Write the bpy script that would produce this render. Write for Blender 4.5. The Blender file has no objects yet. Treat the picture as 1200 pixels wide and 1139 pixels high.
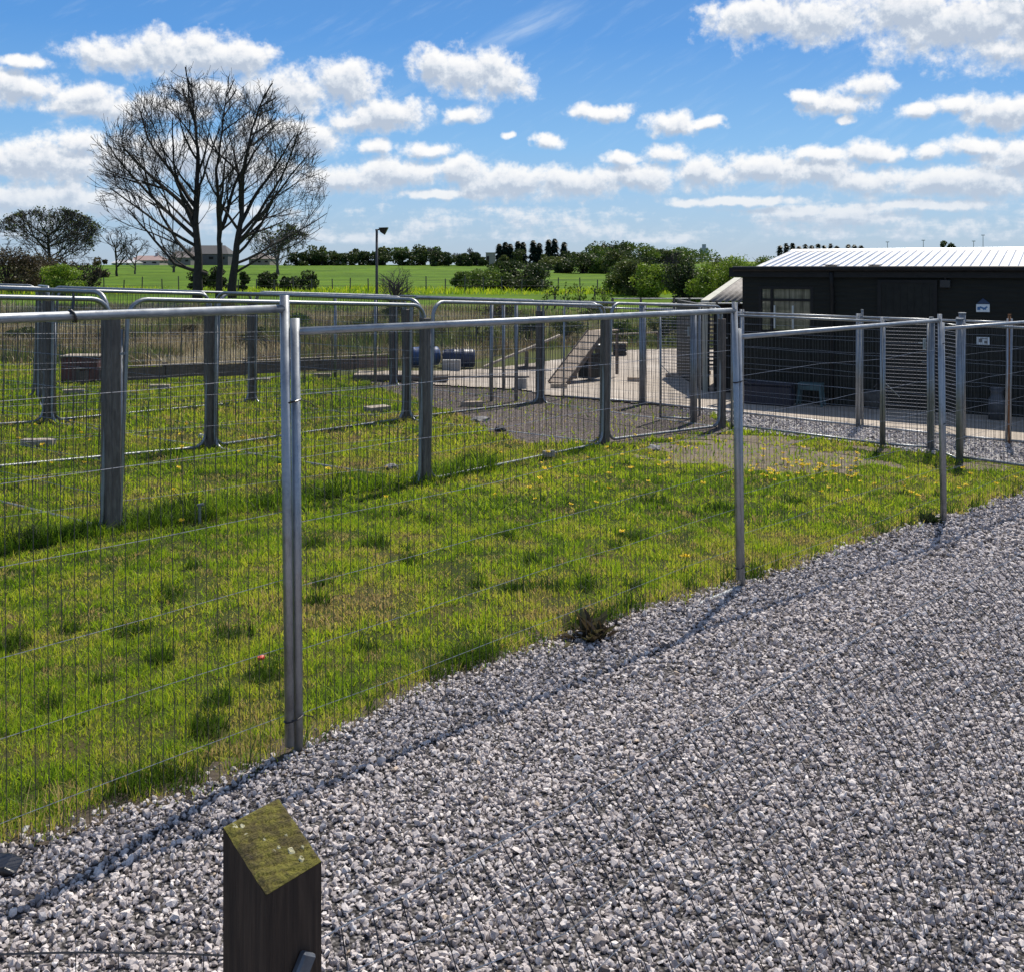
import bpy, math, random
import numpy as np
from mathutils import Vector, Matrix
R = math.radians
scene = bpy.context.scene
COL = scene.collection
rnd = random.Random(7)
nr = np.random.default_rng(11)

# ------------------------------------------------------------------ camera, light, sky
EYE = 2.2
F, CX, HY = 1200.0, 600.0, 315.0          # focal length, centre column, horizon row of the reference
SUN_AZ = math.atan(0.475); SUN_EL = R(55)

cam_d = bpy.data.cameras.new('camera'); cam = bpy.data.objects.new('camera', cam_d); COL.objects.link(cam)
cam.location = (0, 0, EYE); cam.rotation_euler = (R(90), 0, 0)
cam_d.sensor_width = 36; cam_d.lens = 36; cam_d.shift_y = -(569.5 - HY) / 1200
cam_d.clip_start = 0.05; cam_d.clip_end = 5000
scene.camera = cam
scene.view_settings.view_transform = 'Standard'; scene.view_settings.look = 'None'
scene.view_settings.exposure = 0.15; scene.view_settings.gamma = 1
scene.cycles.max_bounces = 5; scene.cycles.diffuse_bounces = 2; scene.cycles.glossy_bounces = 2; scene.cycles.transmission_bounces = 3; scene.cycles.transparent_max_bounces = 6

sl = bpy.data.lights.new('sun', 'SUN'); sl.energy = 5.0; sl.angle = R(0.5); sl.color = (1, .93, .82)
so = bpy.data.objects.new('sun', sl); COL.objects.link(so)
sd = Vector((math.sin(SUN_AZ) * math.cos(SUN_EL), math.cos(SUN_AZ) * math.cos(SUN_EL), math.sin(SUN_EL)))
so.rotation_euler = sd.to_track_quat('Z', 'Y').to_euler()

class NT:
    """small helper for node trees"""
    def __init__(s, nt): s.t = nt; s.n = nt.nodes; s.l = nt.links
    def add(s, typ, ins=None, **kw):
        n = s.n.new(typ)
        for k, v in kw.items(): setattr(n, k, v)
        for k, v in (ins or {}).items():
            i = n.inputs[k]
            if isinstance(v, bpy.types.NodeSocket): s.l.new(v, i)
            else: i.default_value = v
        return n
    def m(s, op, a, b=0.0, c=0.0, clamp=False):
        return s.add('ShaderNodeMath', {0: a, 1: b, 2: c}, operation=op, use_clamp=clamp).outputs[0]
    def v(s, op, a, b=(0, 0, 0)):
        n = s.add('ShaderNodeVectorMath', {0: a, 1: b}, operation=op); return n.outputs[1] if op in ('LENGTH', 'DISTANCE', 'DOT_PRODUCT') else n.outputs[0]
    def noise(s, vec, scale, detail=4, rough=.5, dist=0.0):
        return s.add('ShaderNodeTexNoise', {'Vector': vec, 'Scale': scale, 'Detail': detail, 'Roughness': rough, 'Distortion': dist})
    def ramp(s, fac, stops, interp='LINEAR'):
        n = s.add('ShaderNodeValToRGB', {0: fac}); cr = n.color_ramp; cr.interpolation = interp
        while len(cr.elements) < len(stops): cr.elements.new(.5)
        for e, (p, c) in zip(cr.elements, stops): e.position = p; e.color = (*c, 1) if len(c) == 3 else c
        return n.outputs[0]
    def mix(s, f, a, b, mode='MIX'):
        n = s.add('ShaderNodeMix', data_type='RGBA', blend_type=mode)
        for i, v in ((0, f), (6, a), (7, b)):
            if isinstance(v, bpy.types.NodeSocket): s.l.new(v, n.inputs[i])
            else: n.inputs[i].default_value = (*v, 1) if hasattr(v, '__len__') and len(v) == 3 else v
        return n.outputs[2]
    def mr(s, v, a, b, c=0.0, d=1.0, smooth=True):
        return s.add('ShaderNodeMapRange', {0: v, 1: a, 2: b, 3: c, 4: d}, interpolation_type='SMOOTHSTEP' if smooth else 'LINEAR').outputs[0]

def azel(px, py):
    u = (px - CX) / F; v = (HY - py) / F; az = math.atan(u); return az, math.atan(v * math.cos(az))

CLOUDS = [(155,66,62,22),(215,64,72,26),(275,68,48,18),(30,73,24,8),(25,103,55,19),(100,112,40,14),(110,124,62,16),(190,126,60,15),(250,108,50,16),
 (345,108,62,24),(405,98,40,26),(450,133,54,24),(425,140,36,14),(548,84,56,27),(590,98,34,24),(505,76,26,18),(547,133,28,11),
 (702,130,38,9),(786,147,36,13),(826,146,18,7),(643,165,22,8),(440,173,22,9),(500,174,34,10),(362,160,46,22),(330,150,50,16),
 (730,187,28,9),(785,181,30,11),(1018,102,34,14),(985,122,42,15),(945,114,18,8),(994,143,12,6),(1118,122,32,12),(1080,130,24,10),(1180,130,38,18),
 (890,20,64,28),(960,26,60,24),(1060,10,70,34),(1130,30,90,38),(1180,60,60,20),(1210,20,60,50),(1020,178,36,11),(965,180,30,10),
 (1140,170,36,11),(1085,178,26,8),(1190,185,50,20),(597,159,8,4),
 (50,190,90,26),(95,165,28,16),(150,195,60,22),(30,232,90,18),(130,240,90,16),(220,180,90,24),(290,200,70,22),(400,210,80,18),(470,202,60,16),(540,200,40,18),(590,215,70,22),(620,208,26,15),
 (680,213,60,20),(750,211,44,18),(820,200,48,18),(880,196,52,17),(950,202,60,20),(1020,215,60,17),(1100,215,60,18),(1170,210,60,22),(520,228,60,7),(860,236,90,6),(1090,240,80,6)]

def build_world():
    w = bpy.data.worlds.new('World'); scene.world = w; w.use_nodes = True
    w.cycles.sampling_method = 'MANUAL'; w.cycles.sample_map_resolution = 512
    N = NT(w.node_tree); N.n.clear()
    # node group: cloud field at an (azimuth, elevation) coordinate
    g = bpy.data.node_groups.new('cloud_field', 'ShaderNodeTree')
    g.interface.new_socket('P', in_out='INPUT', socket_type='NodeSocketVector')
    g.interface.new_socket('D', in_out='OUTPUT', socket_type='NodeSocketFloat')
    G = NT(g); gi = G.add('NodeGroupInput'); go = G.add('NodeGroupOutput'); P = gi.outputs[0]
    warp = G.noise(P, 26, 3, .55).outputs['Color']
    P2 = G.v('ADD', P, G.v('MULTIPLY', G.v('SUBTRACT', warp, (.5, .5, .5)), (.035, .018, 0)))
    acc = None
    for (x, y, rx, ry) in CLOUDS:
        a, e = azel(x, y)
        d = G.v('LENGTH', G.v('MULTIPLY', G.v('SUBTRACT', P2, (a, e, 0)), (F / rx / 1.28, F / ry / 1.30, 0)))
        d = G.m('SUBTRACT', 1.0, d)
        acc = d if acc is None else G.m('SMOOTH_MAX', acc, d, .12)
    # broken cloud elsewhere round the horizon, and thin layered bands low down
    sep = G.add('ShaderNodeSeparateXYZ', {0: P})
    st = G.v('MULTIPLY', P, (1, 4.2, 1))
    band = G.noise(st, 7.0, 5, .6).outputs[0]
    lo = G.m('MULTIPLY', G.mr(sep.outputs[1], .005, .03), G.mr(sep.outputs[1], .085, .055))
    bv = G.m('SUBTRACT', G.m('MULTIPLY', G.m('SUBTRACT', band, .41), 2.6), G.m('MULTIPLY', G.m('SUBTRACT', 1.0, lo), 2.0))
    side = G.m('MULTIPLY', G.mr(G.m('ABSOLUTE', sep.outputs[0]), .50, .62), G.mr(sep.outputs[1], .02, .1))
    ov = G.m('SUBTRACT', G.m('MULTIPLY', G.m('SUBTRACT', G.noise(G.v('MULTIPLY', P, (1, 2, 1)), 4, 3, .55).outputs[0], .5), 3.0), G.m('MULTIPLY', G.m('SUBTRACT', 1.0, side), 3.0))
    acc = G.m('MAXIMUM', acc, bv); acc = G.m('MAXIMUM', acc, ov)
    n1 = G.noise(P, 34, 5, .62).outputs[0]; n2 = G.noise(P, 105, 5, .6).outputs[0]
    acc = G.m('ADD', acc, G.m('MULTIPLY', G.m('SUBTRACT', n1, .5), 1.55))
    acc = G.m('ADD', acc, G.m('MULTIPLY', G.m('SUBTRACT', n2, .5), .75))
    G.l.new(acc, go.inputs[0])
    tc = N.add('ShaderNodeTexCoord').outputs['Generated']
    s = N.add('ShaderNodeSeparateXYZ', {0: tc})
    az = N.m('ARCTAN2', s.outputs[0], s.outputs[1])
    hor = N.m('SQRT', N.m('ADD', N.m('MULTIPLY', s.outputs[0], s.outputs[0]), N.m('MULTIPLY', s.outputs[1], s.outputs[1])))
    el = N.m('ARCTAN2', s.outputs[2], hor)
    P = N.add('ShaderNodeCombineXYZ', {0: az, 1: el}).outputs[0]
    def field(off):
        gn = N.add('ShaderNodeGroup'); gn.node_tree = g
        N.l.new(N.v('ADD', P, off) if off else P, gn.inputs[0]); return gn.outputs[0]
    f0 = field(None); f1 = field((.002, .0085, 0))
    mask = N.mr(f0, -.02, .60)
    up = N.mr(el, .0, .02); mask = N.m('MULTIPLY', mask, up)
    thick = N.mr(f1, .05, 1.0)
    rel = N.m('SUBTRACT', f1, f0)
    lit = N.mr(rel, -.35, .22, 0.0, 1.0)
    sh = N.m('ADD', N.m('MULTIPLY', thick, .62), N.m('MULTIPLY', lit, .42), clamp=True)
    ccol = N.ramp(sh, [(0, (.90, .90, .90)), (.28, (.78, .80, .84)), (.58, (.64, .69, .76)), (1, (.44, .51, .62))])
    # low clouds take on the pale blue of the air in front of them
    ccol = N.mix(N.mr(el, .12, .01, 0, .62), ccol, (.46, .57, .70))
    sky = N.add('ShaderNodeTexSky', sky_type='NISHITA', sun_disc=False, sun_elevation=SUN_EL, sun_rotation=SUN_AZ,
                air_density=1.0, dust_density=0.6, ozone_density=2.2).outputs[0]
    hs = N.add('ShaderNodeHueSaturation', {'Color': sky, 'Saturation': 1.28, 'Value': 1.0}).outputs[0]
    skyc = N.v('MULTIPLY', hs, (.118, .118, .118))
    air = N.ramp(N.m('DIVIDE', el, 1.5708), [(0, (.36, .48, .63)), (.035, (.29, .47, .70)), (.075, (.19, .42, .74)), (.14, (.085, .28, .66)), (.24, (.07, .20, .50)), (.5, (.07, .13, .26)), (1, (.06, .10, .19))])
    skyc = N.mix(.85, skyc, air)
    # thin cirrus veil
    wv = N.noise(N.v('MULTIPLY', N.add('ShaderNodeVectorRotate', {'Vector': P, 'Angle': R(-28)}, rotation_type='Z_AXIS').outputs[0], (5, 26, 1)), 3, 5, .6).outputs[0]
    skyc = N.mix(N.mr(wv, .5, .85, 0, .16), skyc, (.7, .78, .86))
    # one thin wisp high in the middle of the view
    wa, we = azel(612, 34); wq = N.add('ShaderNodeVectorRotate', {'Vector': N.v('SUBTRACT', P, (wa, we, 0)), 'Angle': R(-24)}, rotation_type='Z_AXIS').outputs[0]
    wd = N.v('LENGTH', N.v('MULTIPLY', wq, (13, 62, 0))); wn = N.noise(N.v('MULTIPLY', wq, (9, 60, 1)), 2.2, 4, .6).outputs[0]
    skyc = N.mix(N.m('MULTIPLY', N.mr(wd, 1.0, .1), N.mr(wn, .3, .7, .1, .42)), skyc, (.62, .72, .84))
    col = N.mix(mask, skyc, ccol)
    bg = N.add('ShaderNodeBackground', {'Color': col, 'Strength': 1.0})
    out = N.add('ShaderNodeOutputWorld'); N.l.new(bg.outputs[0], out.inputs[0])
build_world()

# ------------------------------------------------------------------ terrain function
def hash2(ix, iy):
    v = np.sin(ix * 127.1 + iy * 311.7) * 43758.5453
    return v - np.floor(v)
def vnoise(x, y, s):
    x = np.asarray(x, float) / s; y = np.asarray(y, float) / s
    ix = np.floor(x); iy = np.floor(y); fx = x - ix; fy = y - iy
    fx = fx * fx * (3 - 2 * fx); fy = fy * fy * (3 - 2 * fy)
    a = hash2(ix, iy); b = hash2(ix + 1, iy); c = hash2(ix, iy + 1); d = hash2(ix + 1, iy + 1)
    return (a * (1 - fx) + b * fx) * (1 - fy) + (c * (1 - fx) + d * fx) * fy
def ss(a, b, v):
    t = np.clip((np.asarray(v, float) - a) / (b - a), 0, 1); return t * t * (3 - 2 * t)
def G(x, y):
    """ground height"""
    x = np.asarray(x, float); y = np.asarray(y, float)
    plane = .13 - .027 * y - .03 * np.clip(x, -12, 12)
    k = -.62; base = np.maximum(plane, k)
    bs = 25 + 11 * ss(-6, 3, x)                       # where the scrub bank begins
    t = ss(bs, 60, y)
    z = base * (1 - t) + .72 * t
    f = np.clip((y - 60) / 120, 0, 1)
    z = np.where(y > 60, .72 + 2.05 * f ** 1.15, z)
    right = ss(.03, .1, x / np.maximum(y, 1)) 
    fr = np.clip((y - 180) / 220, 0, 1)
    z = np.where(y > 180, 2.77 + right * (2.1 * fr) + (1 - right) * (-1.0 * fr), z)
    fr2 = np.clip((y - 400) / 600, 0, 1)
    z = np.where(y > 400, z - 6 * fr2, z)
    return z
def g1(x, y): return float(G(x, y))
def at(px, py):
    """the ground point seen at a pixel of the reference"""
    u = (px - CX) / F; v = (HY - py) / F; lo = .5; y = .5
    while y < 900:
        if EYE + v * y < g1(u * y, y): break
        lo = y; y *= 1.01
    hi = y
    for _ in range(30):
        m = (lo + hi) / 2
        if EYE + v * m < g1(u * m, m): hi = m
        else: lo = m
    return Vector((u * hi, hi, g1(u * hi, hi)))

# ------------------------------------------------------------------ object helpers
def tag(o, label=None, cat=None, group=None, kind=None):
    if label: o['label'] = label
    if cat: o['category'] = cat
    if group: o['group'] = group
    if kind: o['kind'] = kind
    return o
def empty(name, loc, label=None, cat=None, group=None, rz=0.0):
    o = bpy.data.objects.new(name, None); COL.objects.link(o); o.location = loc; o.rotation_euler = (0, 0, rz)
    o.empty_display_size = .2
    return tag(o, label, cat, group)
def copy_tree(o, parent=None):
    c = o.copy(); COL.objects.link(c); c.parent = parent
    for ch in list(o.children): copy_tree(ch, c)
    return c
class MB:
    def __init__(s): s.v = []; s.f = []; s.t = []
    def face_box(s, c, sz, M=None):
        b = len(s.v); hx, hy, hz = (d / 2 for d in sz)
        for dx, dy, dz in ((-1,-1,-1),(1,-1,-1),(1,1,-1),(-1,1,-1),(-1,-1,1),(1,-1,1),(1,1,1),(-1,1,1)):
            p = Vector((dx * hx, dy * hy, dz * hz))
            if M: p = M @ p
            s.v.append((p.x + c[0], p.y + c[1], p.z + c[2]))
        for q in ((0,3,2,1),(4,5,6,7),(0,1,5,4),(1,2,6,5),(2,3,7,6),(3,0,4,7)): s.f.append(tuple(b + i for i in q))
        return s
    box = face_box
    def bbox(s, c, sz, bev=.004, M=None):
        """box with bevelled edges"""
        b = len(s.v); h = [d / 2 for d in sz]; pts = []
        for sx in (-1, 1):
            for sy in (-1, 1):
                for sz_ in (-1, 1):
                    for ax in range(3):
                        p = [sx * h[0], sy * h[1], sz_ * h[2]]
                        for k in range(3):
                            if k != ax: p[k] -= bev * (1 if p[k] > 0 else -1)
                        pts.append(Vector(p))
        bm_ = __import__('bmesh').new()
        for p in pts: bm_.verts.new(p)
        r = __import__('bmesh').ops.convex_hull(bm_, input=bm_.verts)
        bm_.verts.index_update()
        for vtx in bm_.verts:
            p = vtx.co
            if M: p = M @ p
            s.v.append((p.x + c[0], p.y + c[1], p.z + c[2]))
        for f in bm_.faces: s.f.append(tuple(b + q.index for q in f.verts))
        bm_.free(); return s
    def tube(s, pts, r, n=6, cap=True, closed=False):
        pts = [Vector(p) for p in pts]; m = len(pts); b = len(s.v)
        rr = r if hasattr(r, '__len__') else [r] * m
        up = None
        for i, p in enumerate(pts):
            if closed: d = pts[(i + 1) % m] - pts[i - 1]
            else: d = pts[min(i + 1, m - 1)] - pts[max(i - 1, 0)]
            if d.length < 1e-9: d = Vector((0, 0, 1))
            d.normalize()
            if up is None: up = Vector((0, 0, 1)) if abs(d.z) < .9 else Vector((1, 0, 0))
            a = up - d * up.dot(d)
            if a.length < 1e-4: a = d.orthogonal()
            a.normalize(); up = a; c = d.cross(a)
            for k in range(n):
                th = 2 * math.pi * k / n
                q = p + (a * math.cos(th) + c * math.sin(th)) * rr[i]
                s.v.append((q.x, q.y, q.z))
        for i in range(m if closed else m - 1):
            j = (i + 1) % m
            for k in range(n):
                k2 = (k + 1) % n
                s.f.append((b + i * n + k, b + i * n + k2, b + j * n + k2, b + j * n + k))
        if cap and not closed:
            s.f.append(tuple(b + k for k in reversed(range(n)))); s.f.append(tuple(b + (m - 1) * n + k for k in range(n)))
        return s
    def prism(s, prof, y0, y1, M=None):
        """profile in x,z extruded along y"""
        b = len(s.v); n = len(prof)
        for yy in (y0, y1):
            for (x, z) in prof:
                p = Vector((x, yy, z)); p = M @ p if M else p; s.v.append((p.x, p.y, p.z))
        s.f.append(tuple(b + i for i in range(n))); s.f.append(tuple(b + n + i for i in reversed(range(n))))
        for i in range(n):
            j = (i + 1) % n; s.f.append((b + j, b + i, b + n + i, b + n + j))
        return s
    def build(s, name, mat, parent=None, smooth=False, tint=None, loc=None):
        me = bpy.data.meshes.new(name); me.from_pydata(s.v, [], s.f)
        if smooth: me.polygons.foreach_set('use_smooth', [True] * len(me.polygons))
        me.materials.append(mat); me.update()
        o = bpy.data.objects.new(name, me); COL.objects.link(o)
        if parent: o.parent = parent
        if loc is not None: o.location = loc
        return o
def np_mesh(name, V, Fc, mat, parent=None, tint=None, smooth=False, loc=None):
    """V (n,3), Fc (m,k) faces all of one size"""
    me = bpy.data.meshes.new(name); V = np.asarray(V, np.float32); Fc = np.asarray(Fc, np.int32); m, k = Fc.shape
    me.vertices.add(len(V)); me.vertices.foreach_set('co', V.ravel())
    me.loops.add(m * k); me.loops.foreach_set('vertex_index', Fc.ravel())
    me.polygons.add(m); me.polygons.foreach_set('loop_start', np.arange(0, m * k, k, dtype=np.int32))
    me.polygons.foreach_set('use_smooth', np.full(m, smooth))
    me.update(calc_edges=True)
    if tint is not None:
        a = me.attributes.new('tint', 'FLOAT', 'POINT'); a.data.foreach_set('value', np.asarray(tint, np.float32))
    me.materials.append(mat)
    o = bpy.data.objects.new(name, me); COL.objects.link(o)
    if parent: o.parent = parent
    if loc is not None: o.location = loc
    return o

# ------------------------------------------------------------------ materials
def mat(name, fn):
    m = bpy.data.materials.new(name); m.use_nodes = True; N = NT(m.node_tree); N.n.clear()
    out = N.add('ShaderNodeOutputMaterial'); sh = fn(N); N.l.new(sh, out.inputs[0]); return m
def pbr(N, col, rough=.6, metal=0.0, bump=None, bstr=.3, bdist=.01, spec=.5):
    p = N.add('ShaderNodeBsdfPrincipled')
    for k, v in (('Base Color', col), ('Roughness', rough), ('Metallic', metal)):
        if isinstance(v, bpy.types.NodeSocket): N.l.new(v, p.inputs[k])
        else: p.inputs[k].default_value = (*v, 1) if hasattr(v, '__len__') else v
    p.inputs['Specular IOR Level'].default_value = spec
    if bump is not None:
        b = N.add('ShaderNodeBump', {'Height': bump, 'Strength': bstr, 'Distance': bdist}); N.l.new(b.outputs[0], p.inputs['Normal'])
    return p.outputs[0]
def oc(N): return N.add('ShaderNodeTexCoord').outputs['Object']
def gc(N): return N.add('ShaderNodeNewGeometry').outputs['Position']
def simple(name, a, b, scale=8, rough=.6, metal=0.0, bstr=.2, bd=.004, detail=5, spec=.5):
    def fn(N):
        n = N.noise(oc(N), scale, detail, .6).outputs[0]
        c = N.ramp(n, [(.3, a), (.7, b)])
        n2 = N.noise(oc(N), scale * 6, 3, .6).outputs[0]
        return pbr(N, c, rough, metal, n2, bstr, bd, spec)
    return mat(name, fn)
def galv(N, dark=1.0):
    P = oc(N); n = N.noise(P, 9, 6, .65).outputs[0]; vo = N.add('ShaderNodeTexVoronoi', {'Vector': P, 'Scale': 90.0}).outputs['Color']
    vs = N.add('ShaderNodeSeparateColor', {0: vo}).outputs[0]
    c = N.ramp(n, [(.25, (.22 * dark, .23 * dark, .25 * dark)), (.55, (.36 * dark, .38 * dark, .40 * dark)), (.8, (.46 * dark, .47 * dark, .48 * dark))])
    c = N.mix(N.m('MULTIPLY', vs, .25), c, (.5 * dark, .52 * dark, .55 * dark))
    ru = N.mr(n, .3, .7, .38, .58)
    return pbr(N, c, ru, .75, vs, .08, .002)
M = {}
M['galv'] = mat('galvanised_steel', lambda N: galv(N))
M['galv_old'] = mat('weathered_galvanised_steel', lambda N: galv(N, .8))
M['wire'] = simple('dull_wire', (.04, .04, .042), (.09, .09, .095), 20, .55, .5)
M['wire_bright'] = simple('zinc_wire', (.26, .26, .28), (.42, .42, .44), 20, .45, .6)
M['black'] = simple('black_plastic', (.010, .010, .012), (.022, .022, .025), 12, .35)
def wood(name, a, b, c, sc=(3, 3, .5), rough=.8):
    def fn(N):
        P = N.v('MULTIPLY', oc(N), (sc[0] * 8, sc[1] * 8, sc[2] * 8)); n = N.noise(P, 1.6, 7, .65, .6).outputs[0]
        col = N.ramp(n, [(.28, a), (.5, b), (.74, c)])
        big = N.noise(oc(N), 2.2, 3, .5).outputs[0]
        col = N.mix(N.mr(big, .5, .75, 0, .4), col, a)
        return pbr(N, col, rough, 0, n, .7, .006)
    return mat(name, fn)
M['wood_post'] = wood('brown_post_timber', (.075, .06, .052), (.14, .115, .10), (.22, .19, .165))
M['wood_dark'] = wood('dark_wet_timber', (.022, .012, .007), (.055, .032, .019), (.10, .063, .040), (5, 5, .35))
M['wood_pale'] = wood('pale_weathered_board', (.24, .20, .16), (.40, .34, .27), (.52, .46, .38), (.6, 3, 3))
M['wood_ramp'] = wood('ramp_plywood', (.27, .21, .155), (.44, .35, .27), (.55, .45, .35), (.5, 3, 3))
M['wood_brown'] = wood('brown_board', (.10, .07, .055), (.17, .12, .095), (.26, .20, .165), (.5, 3, 3))
def moss(N):
    P = oc(N); n = N.noise(P, 26, 7, .7).outputs[0]; n2 = N.noise(P, 90, 6, .7).outputs[0]
    rg = N.noise(N.v('MULTIPLY', P, (14, 70, 30)), 1.2, 6, .7, 2.2).outputs[0]
    c = N.ramp(n, [(.30, (.055, .042, .022)), (.45, (.12, .10, .028)), (.58, (.20, .185, .03)), (.74, (.17, .13, .06))])
    c = N.mix(N.mr(rg, .5, .68, 0, .55), c, (.055, .042, .022))
    c = N.mix(N.mr(n2, .62, .75, 0, .5), c, (.34, .31, .16))
    h = N.m('ADD', n2, N.m('MULTIPLY', rg, .8))
    return pbr(N, c, .95, 0, h, .9, .01)
M['moss'] = mat('mossy_end_grain', moss)
M['lichen'] = simple('pale_lichen', (.36, .34, .20), (.55, .52, .36), 120, .95)
def leafy(name, stops, trans=.45, rough=.55):
    def fn(N):
        t = N.add('ShaderNodeAttribute', attribute_name='tint').outputs['Fac']
        c = N.ramp(t, stops)
        d = pbr(N, c, rough, spec=.25)
        tr = N.add('ShaderNodeBsdfTranslucent', {'Color': N.mix(.35, c, (.9, 1.0, .15), 'MULTIPLY')}).outputs[0]
        tr2 = N.add('ShaderNodeBsdfTranslucent', {'Color': c}).outputs[0]
        a = N.add('ShaderNodeMixShader', {0: .35, 1: tr2, 2: tr}).outputs[0]
        return N.add('ShaderNodeMixShader', {0: trans, 1: d, 2: a}).outputs[0]
    return mat(name, fn)
M['grass'] = leafy('grass_blade', [(0, (.50, .36, .17)), (.12, (.52, .46, .10)), (.28, (.50, .56, .035)), (.5, (.30, .45, .022)), (.70, (.12, .22, .014)), (1, (.022, .042, .008))], .55)
M['scrub'] = leafy('scrub_stem', [(0, (.60, .50, .35)), (.35, (.45, .36, .22)), (.55, (.24, .16, .10)), (.75, (.20, .24, .07)), (1, (.09, .14, .04))], .3)
LEAF = {
 'green': [(0, (.05, .085, .015)), (.5, (.09, .15, .025)), (1, (.16, .22, .04))],
 'dark': [(0, (.022, .038, .012)), (.5, (.042, .065, .018)), (1, (.075, .10, .03))],
 'lime': [(0, (.12, .20, .02)), (.5, (.20, .30, .03)), (1, (.30, .38, .05))],
 'conifer': [(0, (.010, .022, .014)), (.5, (.018, .036, .02)), (1, (.035, .055, .028))],
 'bronze': [(0, (.05, .035, .025)), (.5, (.085, .065, .038)), (1, (.12, .115, .05))],
 'olive': [(0, (.05, .065, .02)), (.5, (.09, .115, .03)), (1, (.15, .18, .05))]}
for k, st in LEAF.items(): M['leaf_' + k] = leafy('leaf_' + k, st, .3 if k != 'conifer' else .1)
M['bark'] = simple('dark_bark', (.022, .018, .015), (.05, .042, .036), 6, .9, 0, .6, .03)
M['bark_grey'] = simple('grey_bark', (.07, .06, .05), (.13, .115, .1), 6, .9, 0, .5, .03)
def stone(N):
    t = N.add('ShaderNodeAttribute', attribute_name='tint').outputs['Fac']
    c = N.ramp(t, [(0, (.11, .093, .088)), (.2, (.28, .245, .235)), (.45, (.49, .44, .425)), (.75, (.66, .605, .58)), (.93, (.80, .75, .72)), (1, (.54, .43, .33))])
    n = N.noise(oc(N), 160, 4, .65).outputs[0]
    c = N.mix(.55, c, N.ramp(n, [(.3, (.55, .55, .57)), (.7, (1.25, 1.25, 1.25))]), 'MULTIPLY')
    return pbr(N, c, .8, 0, n, .5, .002, .3)
M['stone'] = mat('limestone_chipping', stone)
def gravel(sc, a, b, c3):
    def fn(N):
        P = gc(N); v = N.add('ShaderNodeTexVoronoi', {'Vector': P, 'Scale': sc})
        s = N.add('ShaderNodeSeparateColor', {0: v.outputs['Color']}).outputs[0]
        c = N.ramp(s, [(0, a), (.5, b), (1, c3)])
        big = N.noise(P, .7, 3, .5).outputs[0]
        c = N.mix(N.mr(big, .35, .65, 0, .22), c, a)
        c = N.mix(N.mr(v.outputs['Distance'], .35 , .75, 0, .75), c, tuple(x * .2 for x in a))
        return pbr(N, c, .9, 0, N.m('SUBTRACT', 1.0, v.outputs['Distance']), 1.0, .02, .2)
    return fn
M['gravel'] = mat('gravel_bed', gravel(60, (.06, .055, .055), (.16, .15, .15), (.30, .285, .285)))
M['gravel_far'] = mat('pale_gravel_strip', gravel(30, (.30, .29, .29), (.50, .49, .49), (.72, .70, .69)))
M['gravel_dark'] = mat('worn_gravel', gravel(34, (.075, .058, .052), (.17, .14, .13), (.30, .26, .245)))
def concrete(N):
    P = gc(N); n = N.noise(P, .9, 6, .6).outputs[0]; f = N.noise(P, 30, 4, .6).outputs[0]
    c = N.ramp(n, [(.3, (.33, .28, .225)), (.55, (.44, .38, .32)), (.75, (.50, .45, .39))])
    c = N.mix(N.mr(f, .45, .7, 0, .25), c, (.30, .26, .22))
    return pbr(N, c, .85, 0, f, .2, .004)
M['concrete'] = mat('yard_concrete', concrete)
def ground(N):
    P = gc(N); s = N.add('ShaderNodeSeparateXYZ', {0: P})
    n = N.noise(P, 1.4, 6, .65).outputs[0]; f = N.noise(P, 14, 5, .7).outputs[0]
    near = N.ramp(n, [(.3, (.022, .034, .008)), (.5, (.04, .055, .012)), (.7, (.085, .068, .03))])
    near = N.mix(N.mr(f, .4, .7, 0, .5), near, (.045, .038, .022))
    st = N.noise(N.v('MULTIPLY', P, (.05, .4, 1)), .6, 6, .6).outputs[0]
    fn = N.noise(P, .30, 10, .8).outputs[0]
    far = N.ramp(st, [(.3, (.06, .125, .009)), (.5, (.10, .185, .012)), (.7, (.15, .23, .016))])
    far = N.mix(N.mr(fn, .40, .62, 0, .65), far, (.035, .07, .008))
    yel = N.mr(s.outputs[1], 190, 240)
    far = N.mix(N.m('MULTIPLY', yel, .7), far, (.16, .20, .035))
    bank = N.ramp(fn, [(.35, (.10, .09, .045)), (.6, (.09, .11, .03))])
    c = N.mix(N.mr(s.outputs[1], 23, 27), near, bank)
    c = N.mix(N.mr(s.outputs[1], 44, 50), c, far)
    return pbr(N, c, .95, 0, f, .5, .03, .1)
M['ground'] = mat('meadow_ground', ground)
M['margin'] = simple('damp_earth', (.035, .026, .018), (.11, .085, .06), 9, .95, 0, .8, .02)
M['soil'] = simple('bare_earth', (.10, .075, .055), (.19, .15, .115), 5, .95, 0, .6, .02)

# ------------------------------------------------------------------ the ground
def axis(segs):
    out = []
    for a, b, st in segs: out += list(np.arange(a, b, st))
    out.append(segs[-1][1]); return np.array(out)
def terrain():
    xs = axis([(-1500, -300, 150), (-300, -60, 12), (-60, -16, 2), (-16, 16, .5), (16, 60, 2), (60, 300, 12), (300, 1500, 150)])
    ys = axis([(-40, -4, 4), (-4, 40, .5), (40, 80, 1), (80, 260, 5), (260, 500, 12), (500, 3000, 150)])
    X, Y = np.meshgrid(xs, ys); Z = G(X, Y)
    Z = Z + np.where(Y > 63, (vnoise(X, Y, 14) - .5) * .18, 0)
    V = np.stack([X, Y, Z], -1).reshape(-1, 3); nx, ny = len(xs), len(ys)
    I = np.arange(nx * ny).reshape(ny, nx)
    Fc = np.stack([I[:-1, :-1], I[:-1, 1:], I[1:, 1:], I[1:, :-1]], -1).reshape(-1, 4)
    o = np_mesh('ground', V, Fc, M['ground'], smooth=True); tag(o, kind='structure')
terrain()

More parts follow.
